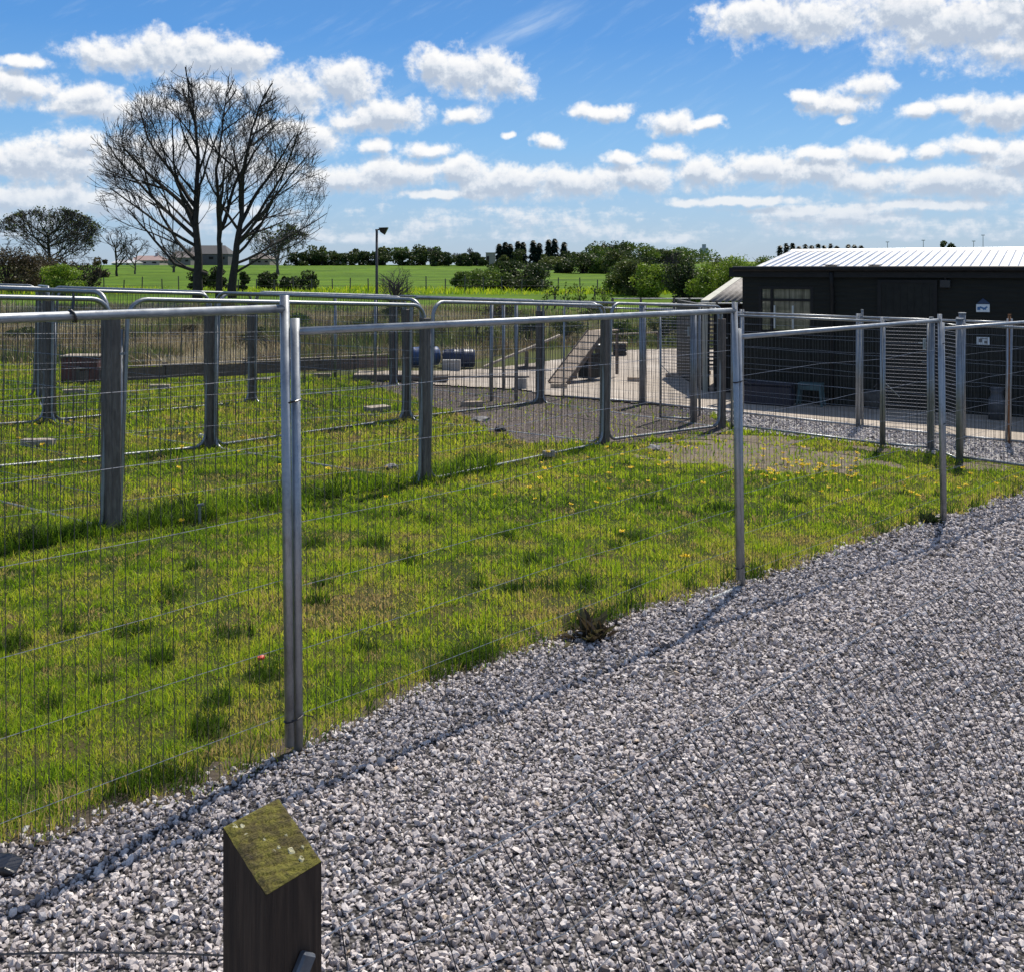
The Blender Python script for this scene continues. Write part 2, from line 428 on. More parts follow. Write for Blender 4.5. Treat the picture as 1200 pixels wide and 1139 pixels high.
EDGE = [at(px, py) for px, py in ((0,1000),(100,965),(210,925),(300,900),(345,884),(400,862),(480,815),(560,785),(650,752),(740,722),(800,700),(870,684),(940,662),(1000,640),(1060,622),(1107,608),(1160,592),(1200,578))]
ex = np.array([-14, -6] + [p.x for p in EDGE] + [9.0, 16.0]); ez = np.array([-9.6, -1.5] + [p.y for p in EDGE] + [15.6, 18.6])
def edge_y(x): return np.interp(x, ex, ez)
def edge_n(x, y): return (vnoise(x, y, .35) - .5) * .22 + (vnoise(x, y, .12) - .5) * .10
# strip between the lawn and the concrete
FR = [at(px, py) for px, py in ((838,487),(870,505),(1005,519),(1125,538),(1200,547))]
CE = [at(px, py) for px, py in ((470,449),(512,453),(617,459),(640,465),(838,482),(1000,500),(1200,521))]
fx_ = np.array([p.x for p in FR] + [9.5, 14]); fy_ = np.array([p.y for p in FR] + [FR[-1].y - 1.9, FR[-1].y - 4.6])
cx_ = np.array([p.x for p in CE] + [14]); cy_ = np.array([p.y for p in CE] + [CE[-1].y - 2.5])

def sheet(name, x0, x1, y0, y1, st, inside, dz, m):
    xs = np.arange(x0, x1, st); ys = np.arange(y0, y1, st); X, Y = np.meshgrid(xs, ys)
    nx, ny = len(xs), len(ys); I = np.arange(nx * ny).reshape(ny, nx)
    cxm = (X[:-1, :-1] + st / 2); cym = (Y[:-1, :-1] + st / 2); keep = inside(cxm, cym)
    Fc = np.stack([I[:-1, :-1], I[:-1, 1:], I[1:, 1:], I[1:, :-1]], -1)[keep]
    V = np.stack([X, Y, G(X, Y) + dz], -1).reshape(-1, 3)
    used = np.unique(Fc); mp = -np.ones(nx * ny, int); mp[used] = np.arange(len(used))
    return tag(np_mesh(name, V[used], mp[Fc], m, smooth=True), kind='structure')
def is_path(x, y): return (y < edge_y(x) + edge_n(x, y))
sheet('gravel_path', -14, 16, -10, 19, .08, lambda x, y: is_path(x, y) & (y < 19), .006, M['gravel'])
sheet('earth_margin', -4, 8, -1, 13, .05, lambda x, y: (np.abs(y - edge_y(x) - edge_n(x, y) - .05) < .04 + .16 * vnoise(x + 3, y, .5)), .012, M['margin'])
def is_strip(x, y): return (x > 3.2) & (y > np.interp(x, fx_, fy_) + edge_n(x, y) * .8) & (y < np.interp(x, cx_, cy_) + .3) & (y > edge_y(x) + .4)
sheet('gravel_strip', 3, 13.5, 10, 23, .1, is_strip, .005, M['gravel_far'])
def is_worn(x, y):
    d = vnoise(x + 9, y, 1.3) * .9 + vnoise(x, y, .4) * .5
    A = (y > 13.6 + 1.05 * (x - 1.3) * (x > 1.3) + (x < .2) * (.2 - x) * 2.6 + d) & (x > -3.4) & (y < np.interp(x, cx_, cy_) + .3) & (x < 3.6)
    return A
sheet('worn_gravel_yard', -4, 4, 13, 26, .12, is_worn, .007, M['gravel_dark'])
def is_soil(x, y):
    d = vnoise(x, y + 4, .9) + .6 * vnoise(x, y, .28)
    a = ((x - 3.3) / 1.9) ** 2 + ((y - 14.2) / 1.6) ** 2 + (d - .8) * 1.6 < .9
    b = ((x - 5.2) / 1.6) ** 2 + ((y - 13.6) / .8) ** 2 + (d - .8) * 1.6 < .5
    return (a | b) & (y > edge_y(x) + .6)
sheet('bare_soil_patch', 1, 8, 11, 17, .1, is_soil, .003, M['soil'])
def is_conc(x, y):
    back = np.interp(x, [-3, .5, 4, 7, 30], [25.5, 30, 35, 36, 36])
    return (y > np.interp(x, cx_, cy_)) & (y < back) & (x > CE[0].x)
sheet('concrete_yard', -4, 14, 15, 36, .12, is_conc, .035, M['concrete'])

# ------------------------------------------------------------------ loose stones on the path
def stones(name, n, x, y, size, m, dz=0.006):
    g_ = (1 + 5 ** .5) / 2; ico = np.array([(-1,g_,0),(1,g_,0),(-1,-g_,0),(1,-g_,0),(0,-1,g_),(0,1,g_),(0,-1,-g_),(0,1,-g_),(g_,0,-1),(g_,0,1),(-g_,0,-1),(-g_,0,1)]) / 1.9
    tri = np.array([(0,11,5),(0,5,1),(0,1,7),(0,7,10),(0,10,11),(1,5,9),(5,11,4),(11,10,2),(10,7,6),(7,1,8),(3,9,4),(3,4,2),(3,2,6),(3,6,8),(3,8,9),(4,9,5),(2,4,11),(6,2,10),(8,6,7),(9,8,1)])
    v = ico[None] * (1 + nr.uniform(-.42, .25, (n, 12, 1))) * .56 + nr.uniform(-.09, .09, (n, 12, 3))
    v = v * nr.uniform(.45, 1.35, (n, 1, 3)) * size[:, None, None]
    th = nr.uniform(0, 2 * np.pi, n); ph = nr.normal(0, .6, n); ps = nr.uniform(0, 2 * np.pi, n)
    def rot(v, a, i, j):
        c, s = np.cos(a)[:, None], np.sin(a)[:, None]; w = v.copy(); w[..., i] = c * v[..., i] - s * v[..., j]; w[..., j] = s * v[..., i] + c * v[..., j]; return w
    v = rot(v, ps, 0, 1); v = rot(v, ph, 1, 2); v = rot(v, th, 0, 1)
    z = G(x, y) + dz + size * nr.uniform(.1, .55, n)
    v += np.stack([x, y, z], -1)[:, None, :]
    Fc = (tri[None] + (np.arange(n) * 12)[:, None, None]).reshape(-1, 3)
    t = np.clip(nr.normal(.5, .22, n), 0, .95); t[nr.random(n) < .006] = 1.0
    return np_mesh(name, v.reshape(-1, 3), Fc, m, tint=np.repeat(t, 12))
def path_stones():
    P = []
    for (ya, yb, dens, s0, s1) in ((.9, 3.2, 4700, .009, .023), (3.2, 5.5, 4200, .009, .023), (5.5, 8.5, 2600, .012, .027), (8.5, 13.5, 1200, .016, .036)):
        w = yb * .60 + 1.0; n = int((yb - ya) * 2 * w * dens)
        x = nr.uniform(-w, w, n); y = nr.uniform(ya, yb, n)
        k = is_path(x, y) & (np.abs(x) < y * .56 + .8) & (y > .9)
        k |= (y < edge_y(x) + edge_n(x, y) + .10) & (nr.random(n) < .25) & (np.abs(x) < y * .56 + .8) & (y > .9)
        x, y = x[k], y[k]; P.append((x, y, nr.uniform(s0, s1, len(x)) * nr.choice([1, 1, 1.25, .75], len(x))))
    x = np.concatenate([p[0] for p in P]); y = np.concatenate([p[1] for p in P]); s = np.concatenate([p[2] for p in P])
    o = stones('gravel_stones', len(x), x, y, s, M['stone']); tag(o, 'loose pale grey limestone chippings spread over the path', 'gravel', kind='stuff')
path_stones()
def strip_stones():
    n = 26000; x = nr.uniform(3, 12, n); y = nr.uniform(12, 22, n); k = is_strip(x, y) & (x < y * .56 + .5)
    x, y = x[k], y[k]
    n2 = 20000; x2 = nr.uniform(-4, 4, n2); y2 = nr.uniform(13, 26, n2); k2 = is_worn(x2, y2) & ~is_conc(x2, y2)
    o = stones('gravel_chips', len(x), x, y, nr.uniform(.02, .045, len(x)), M['stone']); tag(o, 'pale gravel chips beside the concrete yard', 'gravel', kind='stuff')
strip_stones()

# ------------------------------------------------------------------ grass
DARKS = []
def tuft_field():
    c = []
    r2 = random.Random(3)
    for px, py in ((375,708),(272,746),(190,775),(160,742),(80,740),(500,612),(635,540),(553,540),(620,660),(560,688),(548,775),(690,690),(700,735),(650,690),(440,640),(430,760),(250,856),(310,795),(120,800),(205,700),(740,630),(720,640),(770,590),(365,640),(480,660),(60,830),(10,760),(930,590),(1088,608),(690,745),(600,690),(850,600)):
        p = at(px, py); c.append((p.x, p.y, r2.uniform(.05, .13) * (p.y / 6) ** .3))
    for _ in range(70):
        y = r2.uniform(3.5, 15); x = r2.uniform(-.5 * y, .45 * y); c.append((x, y, r2.uniform(.02, .085)))
    for _ in range(80):
        x = r2.uniform(-2.4, 6.2); c.append((x, float(edge_y(x)) + r2.uniform(-.06, .16), r2.uniform(.02, .075)))
    return np.array(c)
TF = tuft_field()
def mesh_lines():
    L = []
    return L
def blades(name, x, y, h, w, tint, m, lean=.45, label=None, cat='grass'):
    n = len(x); th = nr.uniform(0, 2 * np.pi, n); la = np.abs(nr.normal(0, lean, n)) * h; ld = nr.uniform(0, 2 * np.pi, n)
    z = G(x, y) - .004
    wx, wy = np.cos(th) * w / 2, np.sin(th) * w / 2; lx, ly = np.cos(ld) * la, np.sin(ld) * la
    V = np.empty((n, 5, 3))
    V[:, 0] = np.stack([x - wx, y - wy, z], -1); V[:, 1] = np.stack([x + wx, y + wy, z], -1)
    V[:, 2] = np.stack([x + wx * .8 + lx * .35, y + wy * .8 + ly * .35, z + h * .55], -1); V[:, 3] = np.stack([x - wx * .8 + lx * .35, y - wy * .8 + ly * .35, z + h * .55], -1)
    V[:, 4] = np.stack([x + lx, y + ly, z + h * .95], -1)
    b = (np.arange(n) * 5)[:, None]
    T = np.concatenate([b + np.array([0, 1, 2]), b + np.array([0, 2, 3]), b + np.array([3, 2, 4])])
    o = np_mesh(name, V.reshape(-1, 3), T, m, tint=np.repeat(tint, 5)); tag(o, label, cat, kind='stuff'); return o
LA0, LA1 = at(130, 620), at(845, 502)
def grass():
    X, Y, H, W, T = [], [], [], [], []
    for (ya, yb, dens, hh, ww) in ((2.6, 6.0, 7600, .044, .0040), (6.0, 9.5, 3800, .048, .0062), (9.5, 14, 1700, .055, .010), (14, 26, 620, .07, .018)):
        w = yb * .56 + .5; n = int((yb - ya) * 2 * w * dens); x = nr.uniform(-w, w, n); y = nr.uniform(ya, yb, n)
        k = (np.abs(x) < y * .54 + .6) & (y > edge_y(x) + edge_n(x, y) - .16 * nr.random(n) * (nr.random(n) < .3)) & ~is_strip(x, y) & ~is_conc(x, y)
        k &= ~(is_worn(x, y) & (nr.random(n) < .93)) & ~(is_soil(x, y) & (nr.random(n) < .72))
        k &= (y < 25 + 4 * ss(-6, -10, x))
        x, y = x[k], y[k]; n = len(x)
        big = vnoise(x, y, 1.7); mid = vnoise(x + 31, y, .45); fin = vnoise(x, y + 17, .13)
        t = .41 + (big - .5) * .42 + (mid - .5) * .55 + (fin - .5) * .38 + nr.normal(0, .13, n)
        bare = (mid * .6 + fin * .4) > .70
        t = np.where(bare & (nr.random(n) < .6), nr.uniform(0, .18, n), t)
        ed = y - edge_y(x); t = np.where((ed < .35) & (nr.random(n) < .4), nr.uniform(0, .2, n), t)
        h = hh * (0.30 + .55 * mid + .75 * fin) * nr.uniform(.4, 1.4, n) * np.where(bare, .5, 1)
        h *= 1 + .5 * ((ed > 0) & (ed < .3))
        fin2 = vnoise(x * 1.3 + 7, y, .075 + .01 * ya); hole = (fin2 < .34) & (nr.random(n) < .75); h = np.where(hole, h * .35, h * (1 + .9 * np.clip(fin2 - .55, 0, 1)))
        t = t - .22 * (fin2 - .5)
        d = np.full(n, 9.0)
        for (tx, ty, tr) in TF: d = np.minimum(d, np.hypot(x - tx, (y - ty)) / tr)
        core = d < 1 + 1.2 * (fin - .5)
        t = np.where(core, nr.uniform(.74, 1, n), t); h = np.where(core, h * 1.55 + .015, h)
        # long uncut grass under the pen fences, tint darkened to paint their shadow strip
        a, b = LA0, LA1
        dl = np.abs((x - a.x) * (b.y - a.y) - (y - a.y) * (b.x - a.x)) / math.hypot(b.x - a.x, b.y - a.y)
        lf = (dl < .20 + .16 * mid) & (x < -.2)
        h = np.where(lf, h * 2.0 + .03, h); t = np.where(lf, t + .34, t)
        X.append(x); Y.append(y); H.append(h); W.append(nr.uniform(.7, 1.3, n) * ww); T.append(np.clip(t, 0, 1))
    cat = np.concatenate
    blades('lawn_grass', cat(X), cat(Y), cat(H), cat(W), cat(T), M['grass'], .75, 'short sunlit green grass of the paddock lawn')
grass()
def scrub():
    n = 90000; y = nr.uniform(23, 49, n); x = nr.uniform(-.62, .5, n) * y
    bs = 25 + 11 * ss(-6, 3, x); k = (y > bs - .6 + vnoise(x, y, 2) * 1.5) & ~is_conc(x, y)
    x, y = x[k], y[k]; n = len(x); c = vnoise(x, y, 2.6); c2 = vnoise(x + 50, y, .9)
    t = np.clip(.45 + (c - .5) * 1.1 + (c2 - .5) * .5 + nr.normal(0, .13, n), 0, 1)
    h = (.25 + .65 * c2 * vnoise(x, y + 80, 4)) * nr.uniform(.5, 1.3, n); h *= np.where(y > 38, .55, 1)
    blades('scrub_bank', x, y, h, nr.uniform(.012, .035, n), t, M['scrub'], .6, 'rough bank of dead grass, brambles and docks behind the pens', 'scrub', )
scrub()
def field_edge():
    n = 16000; y = nr.uniform(58, 70, n); x = nr.uniform(-.62, .55, n) * y
    blades('rough_field_grass', x, y, nr.uniform(.15, .55, n) * vnoise(x, y, 2), nr.uniform(.04, .08, n), np.clip(nr.normal(.42, .12, n), 0, 1), M['grass'], .5, 'taller rough grass along the foot of the green field')
field_edge()

def weeds():
    """broad leaved weeds at the lawn edge and stems, each a thing"""
    for i, (px, py, s, lab, kind) in enumerate(((690,748,.20,'dark reddish dock plant at the lawn edge between the first and second joints','leaf_bronze'),
            (1087,614,.15,'dark weed tuft just left of the far post on the lawn edge','leaf_dark'),(372,648,.0,'','')) ):
        if not lab: continue
        p = at(px, py); V, T, tn = [], [], []
        for k in range(70):
            a = rnd.uniform(0, 6.28); l = s * rnd.uniform(.5, 1.2); el = rnd.uniform(.3, 1.3); w = s * .13
            d = Vector((math.cos(a) * math.cos(el), math.sin(a) * math.cos(el), math.sin(el))); sd_ = Vector((-math.sin(a), math.cos(a), 0)) * w
            o = Vector((rnd.gauss(0, s * .25), rnd.gauss(0, s * .25), 0)); b = len(V)
            V += [o - sd_ * .2, o + d * l * .55 - sd_, o + d * l + Vector((0, 0, -l * .2)), o + d * l * .55 + sd_]; T.append((b, b + 1, b + 2, b + 3)); tn += [rnd.random()] * 4
        np_mesh('weed', [tuple(v) for v in V], T, M[kind], tint=tn, loc=p)
        o = bpy.context.scene.objects[-1] if False else COL.objects[-1]; tag(o, lab, 'weed')
weeds()

# ------------------------------------------------------------------ dandelions
def dandelions():
    yel = simple('dandelion_petals', (.85, .60, .01), (.95, .72, .02), 60, .7)
    head = MB()
    for k in range(22):
        a = k * 2.4; r = .020 * (1 if k % 2 else .65); c, s_ = math.cos(a), math.sin(a); b = len(head.v)
        head.v += [(0, 0, .0), (c * r - s_ * .004, s_ * r + c * .004, .006 + .004 * (k % 3)), (c * r + s_ * .004, s_ * r - c * .004, .006 + .004 * (k % 3))]; head.f.append((b, b + 2, b + 1))
    hm = head.build('flower_head', yel); st = MB().tube([(0, 0, 0), (.004, 0, .05), (0, 0, .085)], .0018, 4).build('flower_stem', M['leaf_lime'])
    first = empty('dandelion', (0, 0, 0), 'small yellow dandelion flower in the grass', 'flower', 'dandelions dotted through the lawn')
    hm.parent = first; hm.location = (0, 0, .085); st.parent = first
    pts = [(202,585),(212,620),(665,604),(730,637),(710,585),(800,672),(806,668),(630,572),(620,585),(560,572),(695,600),(760,575),(740,560)]
    r = random.Random(5)
    for _ in range(70): pts.append((r.uniform(880, 1010), r.gauss(556, 10)))
    for _ in range(32): pts.append((r.uniform(640, 850), r.gauss(552, 16)))
    for _ in range(26): pts.append((r.uniform(20, 340), r.uniform(500, 560)))
    for _ in range(14): pts.append((r.uniform(380, 640), r.uniform(520, 600)))
    for _ in range(16): pts.append((r.uniform(960, 1190), r.uniform(556, 596)))
    first_used = False
    for px, py in pts:
        p = at(px, py)
        if is_path(p.x, p.y) or is_strip(p.x, p.y): continue
        o = copy_tree(first) if first_used else first; first_used = True
        o.location = p - Vector((0, 0, r.uniform(0, .03))); o.rotation_euler = (r.uniform(-.3, .3), r.uniform(-.3, .3), r.uniform(0, 6)); k = r.uniform(1.0, 1.7); o.scale = (k, k, k)
dandelions()

# ------------------------------------------------------------------ mesh fence panels
def rounded_rect(L, H, r, z0=0, n=6):
    P = []
    for (cx, cz, a0) in ((L - r, z0 + r, -90), (L - r, z0 + H - r, 0), (r, z0 + H - r, 90), (r, z0 + r, 180)):
        for k in range(n + 1):
            a = R(a0 + 90 * k / n); P.append((cx + r * math.cos(a), 0, cz + r * math.sin(a)))
    return P
def wire_mesh(L, H, r, sx, sz, dv, dh, jit=.0, z0=0, corner=0.0):
    v = MB(); h = MB(); n = max(2, int(L / sx)); rr = random.Random(int(L * 1000))
    for i in range(1, n):
        x = L * i / n; cut = 0
        if corner: e = min(x, L - x); cut = corner - math.sqrt(max(0, corner ** 2 - (corner - min(e, corner)) ** 2))
        a, b = z0 + cut, z0 + H - cut; bow = rr.gauss(0, jit)
        v.tube([(x, 0, a), (x + bow * .5, bow, (a * .6 + b * .4)), (x, bow * .6, (a * .25 + b * .75)), (x, 0, b)], dv / 2, 3, cap=False)
    m = max(1, int(H / sz))
    for j in range(1, m):
        z = z0 + H * j / m; cut = 0
        h.tube([(cut, .004, z)] + [(L * t, .004 + rr.gauss(0, jit), z + rr.gauss(0, jit * .8)) for t in (.17, .34, .5, .66, .83)] + [(L, .004, z)], dh / 2, 3, cap=False)
    return v, h
PANELS = []
def panel(A, B, style, label, group, za=None, zb=None, H=2.0, lean=0.0, sx=.05, sz=.27, dv=.0034, dh=.0026, rail=.06, ties=(), tube=.021, over=.06):
    """a mesh fence panel between ground points A and B. style: 'square' or 'round'"""
    A = Vector(A); B = Vector(B); d = Vector((B.x - A.x, B.y - A.y, 0)); L = d.length; rz = math.atan2(d.y, d.x)
    z_a = A.z if za is None else za; z_b = B.z if zb is None else zb
    e = empty('mesh_fence', (A.x, A.y, z_a), label, 'mesh fence', group, rz)
    e.rotation_euler = (lean, -math.atan2(z_b - z_a, L), rz)
    fr = MB()
    if style == 'round':
        fr.tube(rounded_rect(L - .03, H, .17), tube, 8, closed=True)
        v, h = wire_mesh(L - .03, H, 0, sx, sz, dv, dh, .006, 0, .17)
    else:
        fr.tube([(0.0, 0, 0), (0.0, 0, H)], tube, 10); fr.tube([(L - .045, 0, 0), (L - .045, 0, H)], tube, 10)
        for z in (H - over, rail): fr.tube([(.0, 0, z), (L - .045, 0, z)], tube * .9, 10)
        v, h = wire_mesh(L - .045, H - over - rail, 0, sx, sz, dv, dh, .008, rail)
    fr.build('frame', M['galv'] if style == 'square' else M['galv_old'], e, smooth=True)
    v.build('upright_wires', M['wire'], e); h.build('cross_wires', M['wire_bright'], e)
    for (x, z) in ties:
        t = MB(); t.tube([(-.0225 + math.cos(a) * .048, math.sin(a) * .026, z + .006 * math.cos(a)) for a in [i * math.pi / 8 for i in range(16)]], .0045, 5, closed=True)
        t.tube([(x + .04, -.01, z + .002), (x + .075, -.03, z - .01), (x + .09, -.045, z - .03)], .0022, 4)
        t.build('cable_tie', M['black'], e)
    return e

# --- the front line of square panels beside the path
n1 = at(345, 883); n2 = at(868, 690); n3 = at(1106, 612)
n0 = n1 + (n1 - n2).normalized() * 3.55; n4 = n3 + (n3 - n2).normalized() * 3.55
SQ = 'square mesh panels along the gravel path'
# (base height chosen so that each top rail steps down to the right)
ND = (n2 - n1).normalized(); NL = .052
panel(n0, n1 + ND * .02, 'square', 'silver square topped mesh fence panel at far left, tallest of the row beside the path', SQ, .08, .08, lean=-.02, rail=-.16)
panel(n1 + ND * .022, n2 + ND * .02, 'square', 'large silver square topped mesh panel between the double post and the middle post', SQ, -.025, -.045, lean=-.02, rail=-.06, ties=((-.02, 1.63), (-.02, .22)))
panel(n2 + ND * .022, n3 + ND * .02, 'square', 'lower silver mesh panel right of the middle post, dark hut seen through it', SQ, -.24, -.245, lean=-.015, rail=-.06, ties=((-.02, 1.62), (-.02, .28)))
panel(n3 + ND * .022, n4, 'square', 'last silver mesh panel of the path row, running out at the right edge', SQ, -.33, -.36, lean=-.015, rail=.0, ties=((-.02, 1.80), (-.02, 1.02)))
# black strap over the left rail
sp = n1 + (n0 - n1).normalized() * .98 + Vector((-ND.y, ND.x, 0)) * .04
s_ = MB().tube([(.023 * math.cos(a), .010 * math.sin(a), .023 * math.sin(a)) for a in [i * math.pi / 5 for i in range(10)]], .005, 5, closed=True)
s_.tube([(.0, 0, .02), (.012, -.01, .06), (.022, -.012, .085)], .005, 5)
tag(s_.build('strap', M['black'], rz if False else None, loc=(sp.x, sp.y, 2.02)), 'black cable tie looped over the top rail at the left', 'cable tie')
COL.objects[-1].rotation_euler = (0, 0, math.atan2((n1 - n0).y, (n1 - n0).x) + R(90))

# --- pens of round cornered panels
A1, A2, A3, A4 = at(130, 620), at(498, 565), at(709, 520), at(846, 502)
A0 = A1 + (A1 - A2); A0.z = g1(A0.x, A0.y)
B1, B2, B3 = at(247, 525), at(476, 492), at(633, 472)
B0 = A1 + (B1 - A2); B0.z = g1(B0.x, B0.y)
C1, C2, C3 = at(57, 495), at(295, 472), at(461, 452)
C0 = C1 + (B0 - B1); C0.z = g1(C0.x, C0.y)
D1 = at(45, 466); D2 = C2 + (C1 - B1); D2.z = g1(D2.x, D2.y)
PG = 'round cornered panels of the pens'
def pp(a, b, lab, dz=0.0, **k): return panel(a + (b - a).normalized() * .07, b - (b - a).normalized() * .05, 'round', lab, PG, a.z + dz, b.z + dz, H=1.96 if dz > 0 else 2.0, sx=.055, sz=.26, dv=.0042, dh=.0034, **k)
pp(A0, A1, 'round cornered mesh panel of the front pen row reaching the left edge', -.06)
pp(A1, A2, 'round cornered mesh panel of the front pen row between its two left brown posts', -.06)
pp(A2, A3, 'round cornered mesh panel of the front pen row with blue barrels seen through it', .015)
pp(A3, A4, 'round cornered mesh panel at the right end of the front pen row', .045)
pp(B0, B1, 'round cornered mesh panel in the second pen row at far left', .02)
pp(B1, B2, 'round cornered mesh panel in the second pen row, second from left', .02)
pp(B2, B3, 'round cornered mesh panel in the second pen row standing on the dark gravel', .02)
pp(C0, C1, 'round cornered mesh panel in the rear pen row at the left edge', .02)
pp(C1, C2, 'round cornered mesh panel in the middle of the rear pen row on grass', .02)
pp(C2, C3, 'round cornered mesh panel at the right end of the rear pen row')
pp(A1, B0, 'cross panel dividing the pens at far left')
pp(A2, B1, 'cross panel dividing the pens behind the brown post left of centre')
pp(A3, B2, 'cross panel dividing the pens, on dark gravel left of the ramp')
pp(A4, B3, 'cross panel closing the right end of the pens')
pp(B1, C1, 'cross panel between the second and rear pen rows at left')
pp(B2, C2, 'cross panel between the second and rear pen rows at centre')
pp(B3, C3, 'cross panel between the second and rear pen rows in front of the barrels')
dD = D1 + Vector((-3.2, 0.2, 0)); dD.z = g1(dD.x, dD.y)
pp(dD, D1, 'farthest round cornered panel, its curved corner above the others at left')
pp(D1, C1, 'short cross panel behind the double post at left')

def timber(p, label, w=.10, h=1.80, tubes=True, mat_='wood_post', rz=R(49), group='brown timber posts of the pens'):
    e = empty('fence_post', p, label, 'fence post', group, rz)
    MB().bbox((0, 0, h / 2 - .1), (w, w * .8, h + .2), .006).build('timber_post', M[mat_], e)
    t = MB(); t.tube([(w / 2 + .022, 0, .0), (w / 2 + .022, 0, h - .12)], .019, 8); t.build('steel_tube', M['galv_old'], e, smooth=True)
    c = MB(); c.box((w / 2 + .008, -w * .4 - .004, h - .32), (.05, .008, .022)); c.build('clip', M['galv_old'], e)
    return e
timber(A1, 'thick brown timber fence post nearest at the left of the pens', .13)
timber(A2, 'brown timber fence post in the front pen row left of centre', .105)
timber(A3, 'brown timber fence post in the front pen row with the ramp behind it', .115)
timber(A4, 'brown timber fence post at the right end of the front pen row', .115)
timber(B1, 'timber fence post in the second pen row left of the double post', .13)
timber(B2, 'timber fence post of the second pen row just left of the front centre post', .12)
timber(B3, 'broad dark timber fence post in front of the yard, left of the ramp', .15)
timber(C1, 'timber fence post of the rear pen row at far left', .14)
timber(C2, 'timber fence post of the rear pen row seen just left of the double steel post', .13)
timber(C3, 'broad dark timber fence post of the rear pen row left of the barrels', .16)
timber(D1, 'thin grey fence post behind the leftmost pen post', .08)

# thin steel posts further back
for px, py, lab in ((393, 446, 'slim grey steel post behind the pens in front of the scrub bank'), (440, 450, 'slim grey steel post beside the broad rear timber post'),
                    (576, 471, 'slim steel post left of three on the dark gravel'), (590, 459, 'slim steel post standing between two others by the yard edge'), (605, 471, 'slim steel post right of three beside the seesaw plank')):
    p = at(px, py); e = empty('steel_post', p, lab, 'steel post', 'slim steel posts behind the pens')
    MB().tube([(0, 0, -.1), (0, 0, 1.95)], .034, 8).build('tube', M['galv_old'], e, smooth=True)
    MB().tube([(0, 0, 1.95), (0, 0, 1.965)], .037, 8).build('cap', M['black'], e)
# low bar frame joining two of them (shut bolt rail)
# --- fence along the concrete
K0, K1, K2, K3, K4 = at(660, 468), at(753, 475), at(1007, 503), at(1125, 516), at(1183, 521)
K5 = K4 + (K4 - K3).normalized() * 3; K5.z = g1(K5.x, K5.y)
KG = 'mesh panels along the edge of the concrete yard'
KM = K1.lerp(K2, .5); KM.z = g1(KM.x, KM.y)
def kp(a, b, lab, **k): return panel(a, b, 'square', lab, KG, H=1.95, sx=.07, sz=.2, dv=.0032, dh=.005, **k)
kp(K0, K1, 'square mesh panel along the concrete yard, behind the right pen')
kp(K1, KM, 'square mesh panel along the concrete edge, left end of the dark hut behind it')
kp(KM, K2, 'square mesh panel along the concrete edge under the hut window')
kp(K2, K3, 'square mesh panel along the concrete edge behind the mesh gate')
kp(K3, K4, 'narrow square mesh panel along the concrete edge right of the gate')
kp(K4, K5, 'square mesh panel along the concrete edge at the right border')
def post(px_p, lab, r=.03, m='galv_old', h=2.0, name='steel_post', cat='steel post', grp='posts of the yard fence'):
    e = empty(name, px_p, lab, cat, grp)
    MB().tube([(0, 0, -.15), (0, 0, h)], r, 8).build('tube', M[m], e, smooth=True)
    MB().tube([(0, 0, h), (0, 0, h + .02)], r * 1.12, 8).build('cap', M[m], e); return e
M['rust'] = simple('rusty_steel', (.16, .065, .025), (.30, .14, .06), 14, .8, .2)
post(K2 + Vector((.05, .0, 0)), 'pale steel post on the concrete edge left of the mesh gate', .02)
post(K3 + Vector((.05, .03, 0)), 'dark steel post on the concrete edge right of the mesh gate', .055)
post(K4, 'rusty orange brown steel post near the right border', .022, 'rust')
post(at(820, 488), 'steel post on the yard edge behind the right end of the pens', .022)
post(at(753, 475), 'wide galvanised post at the yard edge right of the ramp', .07)
# gate line at the right, in front of the strip
G1, G2, G3 = at(1036, 525), at(1088, 530), at(1122, 541)
panel(A4 + Vector((.15, -.05, 0)), G1, 'square', 'square mesh panel from the pen corner to the mesh gate, hut behind', 'mesh panels beside the gate', H=1.92, sx=.07, sz=.24, dv=.003, dh=.0045)
panel(G3 + Vector((.06, 0, 0)), G3 + Vector((1.9, -1.7, -.03)), 'square', 'square mesh panel right of the gate running out of view', 'mesh panels beside the gate', H=1.92, sx=.06, sz=.24, dv=.003, dh=.0045)
def gate(a, b, lab, cat, name, latch=True):
    d = b - a; L = math.hypot(d.x, d.y); e = empty(name, a, lab, cat, None, math.atan2(d.y, d.x)); H = 1.88
    f = MB(); f.tube([(.0, 0, .04), (0, 0, H), (L, 0, H), (L, 0, .04)], .022, 8); f.tube([(0, 0, .06), (L, 0, .06)], .018, 8); f.build('frame', M['galv'], e, smooth=True)
    v = MB(); h = MB()
    for i in range(1, int(L / .05)): v.tube([(i * .05, 0, .06), (i * .05, 0, H)], .0016, 4)
    for j in range(1, int(H / .052)): 
        z = .06 + j * .052; h.tube([(0, 0, z), (L, 0, z)], .0042, 4)
    v.build('upright_wires', M['wire'], e); h.build('cross_wires', M['wire_bright'], e)
    if latch:
        l = MB(); l.bbox((L - .05, -.03, H - .33), (.04, .02, .16), .003); l.tube([(L - .13, -.035, H - .32), (L - .02, -.035, H - .32)], .008, 6); l.build('latch', M['galv'], e)
        br = MB(); br.tube([(.02, -.005, .95), (.22, -.005, .76)], .008, 5); br.build('brace', M['galv'], e)
    return e
gate(G1, G2, 'narrow close mesh gate with a latch, in front of the dark hut', 'gate', 'mesh_gate')
gate(G2 + Vector((.05, -.05, 0)), G3, 'close mesh side panel immediately right of the gate', 'fence panel', 'gate_side_panel', False)
post(G2 + Vector((.03, -.03, 0)), 'steel hinge post between the gate and its side panel', .03, h=1.93)
post(G3 + Vector((.03, 0, 0)), 'dark thick gate post right of the close mesh side panel', .05, h=1.93)
